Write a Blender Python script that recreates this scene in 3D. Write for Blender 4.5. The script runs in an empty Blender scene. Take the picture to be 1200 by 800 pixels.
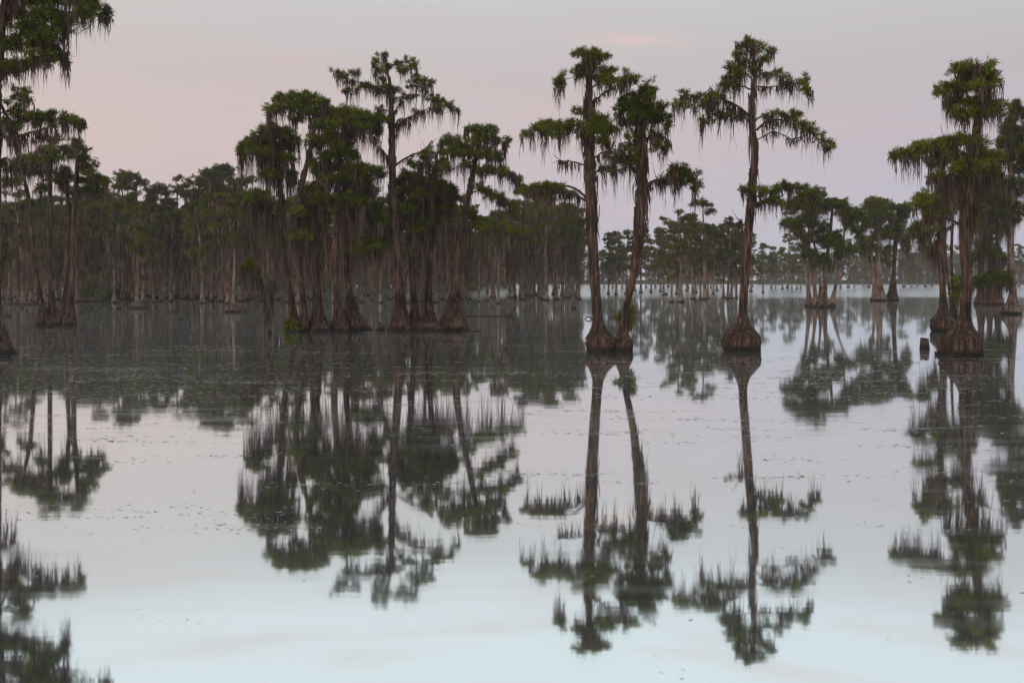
import bpy, math, random
import numpy as np

# ------------------------------------------------------------------ camera
F = 1167.0      # focal length in photo pixels (1200 px wide frame)
HZ = 326.0      # horizon row of the photograph
CH = 2.6        # eye height above the water
sc = bpy.context.scene
col = sc.collection
cam = bpy.data.objects.new('camera', bpy.data.cameras.new('camera'))
col.objects.link(cam)
cam.location = (0, 0, CH)
cam.rotation_euler = (math.pi / 2, 0, 0)
cam.data.sensor_width = 36
cam.data.lens = 36 * F / 1200
cam.data.shift_y = -(400 - HZ) / 1200
cam.data.clip_end = 5000
sc.camera = cam

# ------------------------------------------------------------------ sky, sun, exposure
SUN_EL, SUN_ROT = math.radians(9), math.radians(205)   # low sun behind the camera, veiled
w = bpy.data.worlds.new('World'); sc.world = w; w.use_nodes = True
nt = w.node_tree; N = nt.nodes; L = nt.links
bg = N['Background']; bg.inputs['Strength'].default_value = 0.1
tc = N.new('ShaderNodeTexCoord'); sep = N.new('ShaderNodeSeparateXYZ')
L.new(tc.outputs['Generated'], sep.inputs[0])

def ramp(nodes, stops, interp='EASE'):
    r = nodes.new('ShaderNodeValToRGB'); cr = r.color_ramp; cr.interpolation = interp
    while len(cr.elements) < len(stops): cr.elements.new(0.5)
    for e, (p, c) in zip(cr.elements, stops):
        e.position = p; e.color = (c[0], c[1], c[2], 1)
    return r

# overcast dusk: lavender near the horizon, dusty pink above it, pale blue-grey and brighter overhead
rl = ramp(N, [(0.0, (.50, .455, .48)), (0.06, (.555, .475, .485)), (0.13, (.60, .49, .475)), (0.20, (.56, .49, .48)), (0.26, (.55, .525, .525)),
              (0.31, (.655, .685, .70)), (0.42, (.70, .755, .78)), (1.0, (.76, .83, .88))], 'LINEAR')
rr = ramp(N, [(0.0, (.43, .445, .53)), (0.08, (.45, .445, .525)), (0.13, (.475, .435, .49)), (0.20, (.47, .44, .47)), (0.26, (.50, .50, .52)),
              (0.31, (.63, .67, .70)), (0.42, (.69, .755, .78)), (1.0, (.76, .83, .88))], 'LINEAR')
L.new(sep.outputs['Z'], rl.inputs[0]); L.new(sep.outputs['Z'], rr.inputs[0])
mr = N.new('ShaderNodeMapRange'); mr.inputs['From Min'].default_value = -0.45; mr.inputs['From Max'].default_value = 0.45
L.new(sep.outputs['X'], mr.inputs['Value'])
mx = N.new('ShaderNodeMixRGB'); L.new(mr.outputs[0], mx.inputs[0]); L.new(rl.outputs[0], mx.inputs[1]); L.new(rr.outputs[0], mx.inputs[2])
# faint streaks of thin cloud, a little pinker than the veil
mp = N.new('ShaderNodeMapping'); mp.inputs['Scale'].default_value = (5, 5, 60); mp.inputs['Location'].default_value = (1.3, 0.2, 0.7)
L.new(tc.outputs['Generated'], mp.inputs[0])
nz = N.new('ShaderNodeTexNoise'); nz.inputs['Scale'].default_value = 1.0; nz.inputs['Detail'].default_value = 4
L.new(mp.outputs[0], nz.inputs[0])
cr = ramp(N, [(0.48, (0, 0, 0)), (0.8, (.5, .5, .5))]); L.new(nz.outputs[0], cr.inputs[0])
mx2 = N.new('ShaderNodeMixRGB'); mx2.inputs[2].default_value = (.60, .45, .45, 1)
L.new(cr.outputs[0], mx2.inputs[0]); L.new(mx.outputs[0], mx2.inputs[1])
def vm(op, a, b, clamp=False):
    q = N.new('ShaderNodeMath'); q.operation = op; q.use_clamp = clamp
    for k, t in enumerate((a, b)):
        if t is None: continue
        if isinstance(t, (int, float)): q.inputs[k].default_value = t
        else: L.new(t, q.inputs[k])
    return q.outputs[0]
# one thin lit cloud bar above the standing pair
yy = vm('MAXIMUM', sep.outputs['Y'], .02)
du = vm('DIVIDE', vm('SUBTRACT', vm('DIVIDE', sep.outputs['X'], yy), .125), .05)
dv = vm('DIVIDE', vm('SUBTRACT', vm('DIVIDE', sep.outputs['Z'], yy), .2385), .0065)
g = vm('POWER', 2.718, vm('MULTIPLY', vm('ADD', vm('MULTIPLY', du, du), vm('MULTIPLY', dv, dv)), -1.0))
bar = N.new('ShaderNodeMixRGB'); bar.inputs[2].default_value = (.72, .52, .48, 1)
L.new(vm('MULTIPLY', g, .45), bar.inputs[0]); L.new(mx2.outputs[0], bar.inputs[1])
sky = N.new('ShaderNodeTexSky'); sky.sky_type = 'NISHITA'; sky.sun_disc = False
sky.sun_elevation = SUN_EL; sky.sun_rotation = SUN_ROT; sky.dust_density = 4; sky.air_density = 1.5
gain = N.new('ShaderNodeMixRGB'); gain.blend_type = 'MULTIPLY'; gain.inputs[0].default_value = 1
gain.inputs[2].default_value = (10.6, 10.5, 10.5, 1); L.new(bar.outputs[0], gain.inputs[1])
mx3 = N.new('ShaderNodeMixRGB'); mx3.inputs[0].default_value = 0.06     # mostly veiled, a little clear sky shining through
L.new(gain.outputs[0], mx3.inputs[1]); L.new(sky.outputs[0], mx3.inputs[2])
L.new(mx3.outputs[0], bg.inputs['Color'])

sun = bpy.data.objects.new('sun', bpy.data.lights.new('sun', 'SUN')); col.objects.link(sun)
sun.data.energy = 0.75; sun.data.angle = math.radians(25); sun.data.color = (1, .74, .56)
_sd = np.array([math.cos(math.radians(14)) * math.sin(math.radians(228)), math.cos(math.radians(14)) * math.cos(math.radians(228)), math.sin(math.radians(14))])
from mathutils import Vector
sun.rotation_euler = Vector(_sd).to_track_quat('Z', 'Y').to_euler()
sc.view_settings.view_transform = 'Standard'; sc.view_settings.look = 'None'
sc.view_settings.exposure = 0.12; sc.view_settings.gamma = 1; sc.view_settings.use_curve_mapping = False
sc.cycles.max_bounces = 6; sc.cycles.diffuse_bounces = 2; sc.cycles.glossy_bounces = 3
sc.cycles.transmission_bounces = 3; sc.cycles.volume_bounces = 1; sc.cycles.transparent_max_bounces = 4
sc.cycles.use_denoising = True

# ------------------------------------------------------------------ helpers
def dist(yb): return F * CH / (yb - HZ)
def P(x, y, d): return np.array([(x - 600) / F * d, d, CH + (HZ - y) / F * d])
def unit(v): return v / np.maximum(np.linalg.norm(v, axis=-1, keepdims=True), 1e-9)

def mesh_quads(name, q):
    q = np.asarray(q, np.float32); K = q.shape[-2]; q = q.reshape(-1, K, 3); n = len(q)
    me = bpy.data.meshes.new(name)
    me.vertices.add(n * K); me.vertices.foreach_set('co', q.ravel())
    me.loops.add(n * K); me.loops.foreach_set('vertex_index', np.arange(n * K, dtype=np.int32))
    me.polygons.add(n); me.polygons.foreach_set('loop_start', np.arange(0, n * K, K, dtype=np.int32))
    me.update(calc_edges=True)
    return me

def mesh_vf(name, v, f, smooth=True):
    v = np.asarray(v, np.float32); f = np.asarray(f, np.int32); n = len(f)
    me = bpy.data.meshes.new(name)
    me.vertices.add(len(v)); me.vertices.foreach_set('co', v.ravel())
    me.loops.add(n * 4); me.loops.foreach_set('vertex_index', f.ravel())
    me.polygons.add(n); me.polygons.foreach_set('loop_start', np.arange(0, n * 4, 4, dtype=np.int32))
    if smooth: me.polygons.foreach_set('use_smooth', np.ones(n, dtype=bool))
    me.update(calc_edges=True)
    return me

def obj(name, me, mat, parent=None):
    o = bpy.data.objects.new(name, me); col.objects.link(o)
    if mat: me.materials.append(mat)
    if parent: o.parent = parent
    return o

def tag(o, label, cat, group=None):
    o['label'] = label; o['category'] = cat
    if group: o['group'] = group
    return o

def thing(name, loc, label, cat, group=None):
    o = bpy.data.objects.new(name, None); col.objects.link(o); o.location = loc
    o.empty_display_size = 0.3
    return tag(o, label, cat, group)

def spline(pts, n):
    """Catmull-Rom through rows of pts (any width), n samples."""
    p = np.asarray(pts, float)
    if len(p) == 2: return p[0] + (p[1] - p[0]) * np.linspace(0, 1, n)[:, None]
    p = np.vstack([2 * p[0] - p[1], p, 2 * p[-1] - p[-2]])
    m = len(p) - 3; t = np.linspace(0, m - 1e-6, n); i = t.astype(int); u = (t - i)[:, None]
    a, b, c, d = p[i], p[i + 1], p[i + 2], p[i + 3]
    return 0.5 * (2 * b + (c - a) * u + (2 * a - 5 * b + 4 * c - d) * u * u + (3 * b - a - 3 * c + d) * u ** 3)

def grid_faces(rings, seg, off=0):
    i = np.arange(rings - 1)[:, None] * seg; j = np.arange(seg)[None, :]; k = (j + 1) % seg
    return np.stack([i + j, i + k, i + seg + k, i + seg + j], -1).reshape(-1, 4) + off

def tube(path, rad, seg):
    path = np.asarray(path, float); t = unit(np.gradient(path, axis=0))
    ref = np.tile(np.array([0.31, 0.95, 0.05]), (len(path), 1))
    a = unit(np.cross(t, ref)); b = np.cross(t, a)
    th = np.linspace(0, 2 * math.pi, seg, endpoint=False)
    return (path[:, None] + np.asarray(rad)[:, None, None] * (np.cos(th)[None, :, None] * a[:, None] + np.sin(th)[None, :, None] * b[:, None])).reshape(-1, 3)

class Tubes:
    def __init__(s): s.v = []; s.f = []; s.n = 0
    def add(s, path, rad, seg=5):
        s.v.append(tube(path, rad, seg)); s.f.append(grid_faces(len(path), seg, s.n)); s.n += len(path) * seg
    def mesh(s, name): return mesh_vf(name, np.vstack(s.v), np.vstack(s.f))

def trunk_mesh(name, path, rad, base_r, flare_h, rng, seg=18, rings=46, onion=0.0, flute=0.2, nfl=7):
    """tapered trunk with a swollen, fluted base. path rows are xyz from z=0 upward."""
    p = spline(np.column_stack([path, rad]), 200)
    z = p[:, 2]; zt = z[-1]
    u = np.concatenate([[0], np.linspace(0, 1, rings - 1) ** 1.6])      # more rings near the base
    zz = u * zt; zz[0] = -0.45
    c = np.column_stack([np.interp(zz, z, p[:, k]) for k in range(4)]); c[:, 2] = zz
    r = c[:, 3].copy()
    h = np.clip(zz, 0, None) / flare_h
    prof = np.exp(-(h * 2.1) ** 1.25) if onion <= 0 else np.where(h < onion, 0.90 + 0.10 * np.sin(np.pi * h / onion), np.exp(-(np.clip(h - onion, 0, None) * 4.4) ** 1.45) * 0.90)
    tail = 0.08 * np.exp(-h * 0.7)
    r = r + (base_r - r) * np.clip(prof, 0, 1) * 0.9 + base_r * tail * np.exp(-h * .5) * .6
    r[0] = r[1] * 0.97
    th = np.linspace(0, 2 * math.pi, seg, endpoint=False)
    fl = np.zeros(seg)
    for k in range(3):
        fl += np.cos((nfl + k * 2 - 2) * th + rng.uniform(0, 6.28)) * (0.6 if k == 1 else 0.35)
    fl = 0.45 - np.abs(fl) ** .8 * 1.1        # sharp grooves between rounded ribs
    lob = sum(np.cos(k_ * th + rng.uniform(0, 6.28)) * .5 / k_ for k_ in (1, 2, 3))
    fz = spline(rng.normal(0, 1, (9, seg)), len(zz))
    fz = (fz + np.roll(fz, 1, 1) + np.roll(fz, -1, 1)) / 3
    amp = flute * (0.15 + np.clip(prof, 0, 1) * 0.85)
    tw = rng.normal(0, .02, (len(zz), seg))
    rr_ = r[:, None] * (1 + amp[:, None] * (fl[None] + .45 * fz) + np.clip(prof, 0, 1)[:, None] * .16 * lob[None] + tw + rng.normal(0, .015, (len(zz), 1)))
    ox = np.cumsum(rng.normal(0, .012, len(zz))) * rad[0] * (1 - prof)
    v = np.stack([c[:, 0:1] + ox[:, None] + rr_ * np.cos(th), c[:, 1:2] + rr_ * np.sin(th), np.broadcast_to(zz[:, None], rr_.shape)], -1).reshape(-1, 3)
    f = grid_faces(len(zz), seg)
    return mesh_vf(name, v, f)

def leaf_blades(c, out, nb, size, rng, wid=0.17):
    """nb narrow leaf blades radiating from each tuft centre."""
    n = len(c); c = np.repeat(c, nb, 0); out = np.repeat(out, nb, 0)
    d = unit(out * 0.65 + np.array([0, 0, .2]) + rng.normal(0, .58, (n * nb, 3)))
    ln = size * rng.uniform(.6, 1.7, (n * nb, 1))
    b = c + rng.normal(0, .42, (n * nb, 3)) * size
    s = unit(np.cross(d, rng.normal(0, 1, (n * nb, 3)))) * ln * wid * rng.uniform(.7, 1.3, (n * nb, 1))
    droop = np.array([0, 0, -1]) * ln * .12
    return np.stack([b - s * .85, b + s * .85, b + d * ln + droop], 1)

def pad_tufts(c, rx, ry, rz, n, rng, size=.15):
    """tuft centres of one foliage pad: many small rosettes with gaps between, flat underneath, ragged rim."""
    k = max(4, int(n / 4))
    u = unit(rng.normal(0, 1, (k, 3))) * (rng.uniform(0.05, 1, (k, 1)) ** .45) * rng.uniform(.85, 1.18, (k, 1))
    u[:, 2] = np.where(u[:, 2] < 0, u[:, 2] * .5, u[:, 2]) + rng.normal(0, .15, k)
    w_ = np.repeat(np.arange(k), 4)
    sz = rng.uniform(.55, 1.25, (k, 1))[w_]
    cl = c + u * np.array([rx, ry, rz * 1.15])
    off = rng.normal(0, .5, (4 * k, 3)) * size * sz * np.array([1, 1, .6])
    out = unit(u[w_] * np.array([1, 1, .7]) + off / size * .7 + np.array([0, 0, .2]))
    return cl[w_] + off, out, cl

def moss_strands(top, ln, wd, rng, seg=4):
    """hanging ribbons tapering to a thread."""
    n = len(top); t = np.linspace(0, 1, seg + 1)
    a = rng.uniform(0, math.pi, n); side = np.stack([np.cos(a), np.sin(a), np.zeros(n)], 1)
    wob = np.cumsum(rng.normal(0, .032, (n, seg + 1, 3)), 1) * np.array([1, 1, 0]) * np.sqrt(ln)[:, None, None]
    c = top[:, None] + wob; c[:, :, 2] = top[:, 2:3] - ln[:, None] * t
    prof = np.clip((1 - t) ** .75, .06, 1); prof[0] = .55
    hw = wd[:, None] * prof[None] * rng.uniform(.35, 1.75, (n, seg + 1)) * .5
    l = c - side[:, None] * hw[..., None]; r = c + side[:, None] * hw[..., None]
    return np.stack([l[:, :-1], r[:, :-1], r[:, 1:], l[:, 1:]], 2).reshape(-1, 4, 3)

# ------------------------------------------------------------------ materials
def new_mat(name):
    m = bpy.data.materials.new(name); m.use_nodes = True; m.node_tree.nodes.clear()
    return m, m.node_tree.nodes, m.node_tree.links

def make_foliage(name, dark, mid, light, transl=.25):
    m, n, l = new_mat(name)
    out = n.new('ShaderNodeOutputMaterial'); d = n.new('ShaderNodeBsdfDiffuse'); t = n.new('ShaderNodeBsdfTranslucent')
    ms = n.new('ShaderNodeMixShader'); ms.inputs[0].default_value = transl
    tcn = n.new('ShaderNodeTexCoord'); no = n.new('ShaderNodeTexNoise'); no.inputs['Scale'].default_value = 1.3; no.inputs['Detail'].default_value = 5
    no.inputs['Roughness'].default_value = .7
    l.new(tcn.outputs['Object'], no.inputs['Vector'])
    ge = n.new('ShaderNodeNewGeometry'); oi = n.new('ShaderNodeObjectInfo')
    ad = n.new('ShaderNodeMath'); ad.operation = 'MULTIPLY_ADD'; ad.inputs[1].default_value = .38; ad.inputs[2].default_value = -.26
    l.new(ge.outputs['Random Per Island'], ad.inputs[0])
    a2 = n.new('ShaderNodeMath'); a2.operation = 'ADD'; l.new(no.outputs[0], a2.inputs[0]); l.new(ad.outputs[0], a2.inputs[1])
    a3 = n.new('ShaderNodeMath'); a3.operation = 'MULTIPLY_ADD'; a3.inputs[1].default_value = .22; l.new(oi.outputs['Random'], a3.inputs[0]); l.new(a2.outputs[0], a3.inputs[2])
    r = ramp(n, [(.22, dark), (.5, mid), (.85, light)], 'LINEAR'); l.new(a3.outputs[0], r.inputs[0])
    l.new(r.outputs[0], d.inputs[0]); l.new(r.outputs[0], t.inputs[0])
    l.new(d.outputs[0], ms.inputs[1]); l.new(t.outputs[0], ms.inputs[2]); l.new(ms.outputs[0], out.inputs[0])
    return m

LEAF = make_foliage('cypress_needles', (.030, .033, .008), (.088, .103, .016), (.185, .20, .028))
LEAF_PALE = make_foliage('young_willow_leaves', (.10, .11, .035), (.17, .18, .06), (.25, .25, .09), .3)
LEAF_FAR = make_foliage('far_cypress_needles', (.027, .029, .007), (.078, .086, .013), (.165, .17, .022))

def make_bark(name, c1, c2, c3, zs=.1, sc_=9, wet=True):
    m, n, l = new_mat(name)
    out = n.new('ShaderNodeOutputMaterial'); b = n.new('ShaderNodeBsdfPrincipled')
    b.inputs['Roughness'].default_value = .9; b.inputs['Specular IOR Level'].default_value = .2
    tcn = n.new('ShaderNodeTexCoord'); mpn = n.new('ShaderNodeMapping'); mpn.inputs['Scale'].default_value = (1, 1, zs)
    l.new(tcn.outputs['Object'], mpn.inputs[0])
    no = n.new('ShaderNodeTexNoise'); no.inputs['Scale'].default_value = sc_; no.inputs['Detail'].default_value = 6; no.inputs['Roughness'].default_value = .65
    l.new(mpn.outputs[0], no.inputs[0])
    big = n.new('ShaderNodeTexNoise'); big.inputs['Scale'].default_value = .9; big.inputs['Detail'].default_value = 3
    l.new(tcn.outputs['Object'], big.inputs[0])
    ad = n.new('ShaderNodeMath'); ad.operation = 'MULTIPLY_ADD'; ad.inputs[1].default_value = .5; l.new(big.outputs[0], ad.inputs[0])
    a2 = n.new('ShaderNodeMath'); a2.operation = 'ADD'; a2.inputs[1].default_value = -.25; l.new(no.outputs[0], a2.inputs[0]); l.new(a2.outputs[0], ad.inputs[2])
    r = ramp(n, [(.34, c1), (.5, c2), (.70, c3)], 'LINEAR'); l.new(ad.outputs[0], r.inputs[0])
    colr = r.outputs[0]
    if wet:      # soaked rim just above the waterline
        sp = n.new('ShaderNodeSeparateXYZ'); l.new(tcn.outputs['Object'], sp.inputs[0])
        wn = n.new('ShaderNodeMath'); wn.operation = 'MULTIPLY_ADD'; wn.inputs[1].default_value = -.22; l.new(no.outputs[0], wn.inputs[0]); l.new(sp.outputs['Z'], wn.inputs[2])
        mrn = n.new('ShaderNodeMapRange'); mrn.inputs['From Min'].default_value = .0; mrn.inputs['From Max'].default_value = .15
        l.new(wn.outputs[0], mrn.inputs['Value'])
        mxn = n.new('ShaderNodeMixRGB'); mxn.inputs[1].default_value = (.022, .017, .014, 1); l.new(mrn.outputs[0], mxn.inputs[0]); l.new(colr, mxn.inputs[2])
        colr = mxn.outputs[0]
    l.new(colr, b.inputs['Base Color'])
    bp = n.new('ShaderNodeBump'); bp.inputs['Strength'].default_value = .9; bp.inputs['Distance'].default_value = .08
    l.new(no.outputs[0], bp.inputs['Height']); l.new(bp.outputs[0], b.inputs['Normal'])
    l.new(b.outputs[0], out.inputs[0])
    return m

BARK = make_bark('cypress_bark', (.010, .007, .005), (.052, .029, .020), (.162, .098, .070), .07, 13)
BARK_LIT = make_bark('lit_cypress_bark', (.034, .022, .017), (.135, .088, .065), (.30, .205, .155))  # paler copy of the bark, the light on the boles put into its colour
BARK_PALE = make_bark('bleached_deadwood', (.08, .052, .038), (.16, .108, .08), (.25, .185, .145))
ROOT = make_bark('wet_root_wood', (.025, .018, .014), (.075, .052, .038), (.16, .12, .09), .5, 7)
LIMB = make_bark('cypress_limb_bark', (.018, .013, .010), (.052, .037, .029), (.12, .09, .073), 1, 9, False)

def make_moss(name, c1, c2, c3):
    m, n, l = new_mat(name)
    out = n.new('ShaderNodeOutputMaterial'); d = n.new('ShaderNodeBsdfDiffuse'); t = n.new('ShaderNodeBsdfTranslucent')
    ms = n.new('ShaderNodeMixShader'); ms.inputs[0].default_value = .2
    tcn = n.new('ShaderNodeTexCoord'); mpn = n.new('ShaderNodeMapping'); mpn.inputs['Scale'].default_value = (1, 1, .15); l.new(tcn.outputs['Object'], mpn.inputs[0])
    no = n.new('ShaderNodeTexNoise'); no.inputs['Scale'].default_value = 5; no.inputs['Detail'].default_value = 4; l.new(mpn.outputs[0], no.inputs[0])
    r = ramp(n, [(.3, c1), (.52, c2), (.75, c3)], 'LINEAR'); l.new(no.outputs[0], r.inputs[0])
    l.new(r.outputs[0], d.inputs[0]); l.new(r.outputs[0], t.inputs[0])
    l.new(d.outputs[0], ms.inputs[1]); l.new(t.outputs[0], ms.inputs[2]); l.new(ms.outputs[0], out.inputs[0])
    return m
MOSS = make_moss('spanish_moss', (.030, .020, .017), (.088, .059, .046), (.18, .126, .098))
MOSS_LIT = make_moss('lit_spanish_moss', (.046, .030, .022), (.15, .098, .070), (.29, .198, .145))  # brighter moss for the forest curtains, their light painted into the colour

# ------------------------------------------------------------------ water and far shore
def sheet(name, xs, ys, z):
    X, Y = np.meshgrid(xs, ys); v = np.column_stack([X.ravel(), Y.ravel(), np.full(X.size, z)])
    nx, ny = len(xs), len(ys)
    i = (np.arange(ny - 1)[:, None] * nx + np.arange(nx - 1)[None]).ravel()
    return mesh_vf(name, v, np.column_stack([i, i + 1, i + nx + 1, i + nx]), False)

def make_water():
    m, n, l = new_mat('still_lake_water')
    out = n.new('ShaderNodeOutputMaterial')
    body = n.new('ShaderNodeBsdfDiffuse'); body.inputs[0].default_value = (.34, .335, .32, 1)
    gl = n.new('ShaderNodeBsdfGlossy'); gl.distribution = 'GGX'; gl.inputs['Color'].default_value = (.915, .99, 1, 1)
    gl2 = n.new('ShaderNodeBsdfGlossy'); gl2.inputs['Roughness'].default_value = .3; gl2.inputs['Color'].default_value = (.95, .99, 1, 1)
    ms = n.new('ShaderNodeMixShader'); ms2 = n.new('ShaderNodeMixShader'); ms2.inputs[0].default_value = .75      # fine capillary ripples over a dark, slightly turbid body
    geo = n.new('ShaderNodeNewGeometry')
    # slow swell, seen only as a slight wavering of the reflections
    m1 = n.new('ShaderNodeMapping'); m1.inputs['Scale'].default_value = (.55, 1.7, 1); l.new(geo.outputs['Position'], m1.inputs[0])
    n1 = n.new('ShaderNodeTexNoise'); n1.inputs['Scale'].default_value = 1; n1.inputs['Detail'].default_value = 3; l.new(m1.outputs[0], n1.inputs[0])
    bp = n.new('ShaderNodeBump'); bp.inputs['Strength'].default_value = 1; bp.inputs['Distance'].default_value = .0008
    l.new(n1.outputs[0], bp.inputs['Height'])
    # patches and streaks of surface film that ruffle the mirror
    m2 = n.new('ShaderNodeMapping'); m2.inputs['Scale'].default_value = (.045, .16, 1); m2.inputs['Location'].default_value = (3.1, 1.7, 0); l.new(geo.outputs['Position'], m2.inputs[0])
    n2 = n.new('ShaderNodeTexNoise'); n2.inputs['Scale'].default_value = 1; n2.inputs['Detail'].default_value = 5; n2.inputs['Roughness'].default_value = .6; l.new(m2.outputs[0], n2.inputs[0])
    m3 = n.new('ShaderNodeMapping'); m3.inputs['Scale'].default_value = (.5, 2.6, 1); l.new(geo.outputs['Position'], m3.inputs[0])
    n3 = n.new('ShaderNodeTexNoise'); n3.inputs['Scale'].default_value = 1; n3.inputs['Detail'].default_value = 4; l.new(m3.outputs[0], n3.inputs[0])
    mu = n.new('ShaderNodeMath'); mu.operation = 'MULTIPLY'; l.new(n2.outputs[0], mu.inputs[0]); l.new(n3.outputs[0], mu.inputs[1])
    rf = ramp(n, [(.24, (.032, .032, .032)), (.40, (.065, .065, .065))], 'LINEAR'); l.new(mu.outputs[0], rf.inputs[0])
    spw = n.new('ShaderNodeSeparateXYZ'); l.new(geo.outputs['Position'], spw.inputs[0])
    m4 = n.new('ShaderNodeMapping'); m4.inputs['Scale'].default_value = (.012, .05, 1); l.new(geo.outputs['Position'], m4.inputs[0])
    n4 = n.new('ShaderNodeTexNoise'); n4.inputs['Scale'].default_value = 1; n4.inputs['Detail'].default_value = 4; l.new(m4.outputs[0], n4.inputs[0])
    wy = n.new('ShaderNodeMath'); wy.operation = 'MULTIPLY_ADD'; wy.inputs[1].default_value = 70; l.new(n4.outputs[0], wy.inputs[0]); l.new(spw.outputs['Y'], wy.inputs[2])
    wr = n.new('ShaderNodeMapRange'); wr.interpolation_type = 'SMOOTHSTEP'; wr.inputs['From Min'].default_value = 150; wr.inputs['From Max'].default_value = 185
    wr.inputs['To Min'].default_value = 0; wr.inputs['To Max'].default_value = .13; l.new(wy.outputs[0], wr.inputs['Value'])
    rs = n.new('ShaderNodeMath'); rs.operation = 'ADD'; l.new(rf.outputs[0], rs.inputs[0])
    wx = n.new('ShaderNodeMapRange'); wx.interpolation_type = 'SMOOTHSTEP'; wx.inputs['From Min'].default_value = -14; wx.inputs['From Max'].default_value = -2; l.new(spw.outputs['X'], wx.inputs['Value'])
    wm = n.new('ShaderNodeMath'); wm.operation = 'MULTIPLY'; l.new(wr.outputs[0], wm.inputs[0]); l.new(wx.outputs[0], wm.inputs[1]); l.new(wm.outputs[0], rs.inputs[1])   # the forest bay lies sheltered
          # breeze ruffles the open lake farther out
    l.new(rs.outputs[0], gl.inputs['Roughness'])
    rk = ramp(n, [(.27, (.96, .96, .96)), (.42, (.88, .88, .88))], 'LINEAR'); l.new(mu.outputs[0], rk.inputs[0])
    l.new(rk.outputs[0], ms.inputs[0])
    l.new(bp.outputs[0], gl.inputs['Normal'])
    l.new(body.outputs[0], ms2.inputs[1]); l.new(gl2.outputs[0], ms2.inputs[2]); l.new(ms2.outputs[0], ms.inputs[1]); l.new(gl.outputs[0], ms.inputs[2]); l.new(ms.outputs[0], out.inputs[0])
    return m
water = obj('lake_water', sheet('lake_water', np.linspace(-620, 620, 5), np.linspace(-80, 880, 5), 0.0), make_water())
water['kind'] = 'structure'

def make_bank():
    rng = np.random.default_rng(3)
    xs = np.linspace(-610, 610, 60); ys = np.array([430, 436, 446, 480, 560, 700, 870.])
    X, Y = np.meshgrid(xs, ys); Z = np.clip((Y - 434) * .02, -.3, 1.1) + rng.normal(0, .12, X.shape)
    Z[0] = -.5; Y = Y + rng.normal(0, 1.5, Y.shape) * (Y < 470)
    v = np.column_stack([X.ravel(), Y.ravel(), Z.ravel()]); nx, ny = len(xs), len(ys)
    i = (np.arange(ny - 1)[:, None] * nx + np.arange(nx - 1)[None]).ravel()
    m, n, l = new_mat('dark_peat_bank'); out = n.new('ShaderNodeOutputMaterial'); d = n.new('ShaderNodeBsdfDiffuse')
    no = n.new('ShaderNodeTexNoise'); no.inputs['Scale'].default_value = 40
    r = ramp(n, [(.35, (.03, .027, .018)), (.65, (.07, .075, .035))]); l.new(no.outputs[0], r.inputs[0]); l.new(r.outputs[0], d.inputs[0]); l.new(d.outputs[0], out.inputs[0])
    o = obj('far_shore', mesh_vf('far_shore', v, np.column_stack([i, i + 1, i + nx + 1, i + nx]), True), m); o['kind'] = 'structure'
make_bank()

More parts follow.
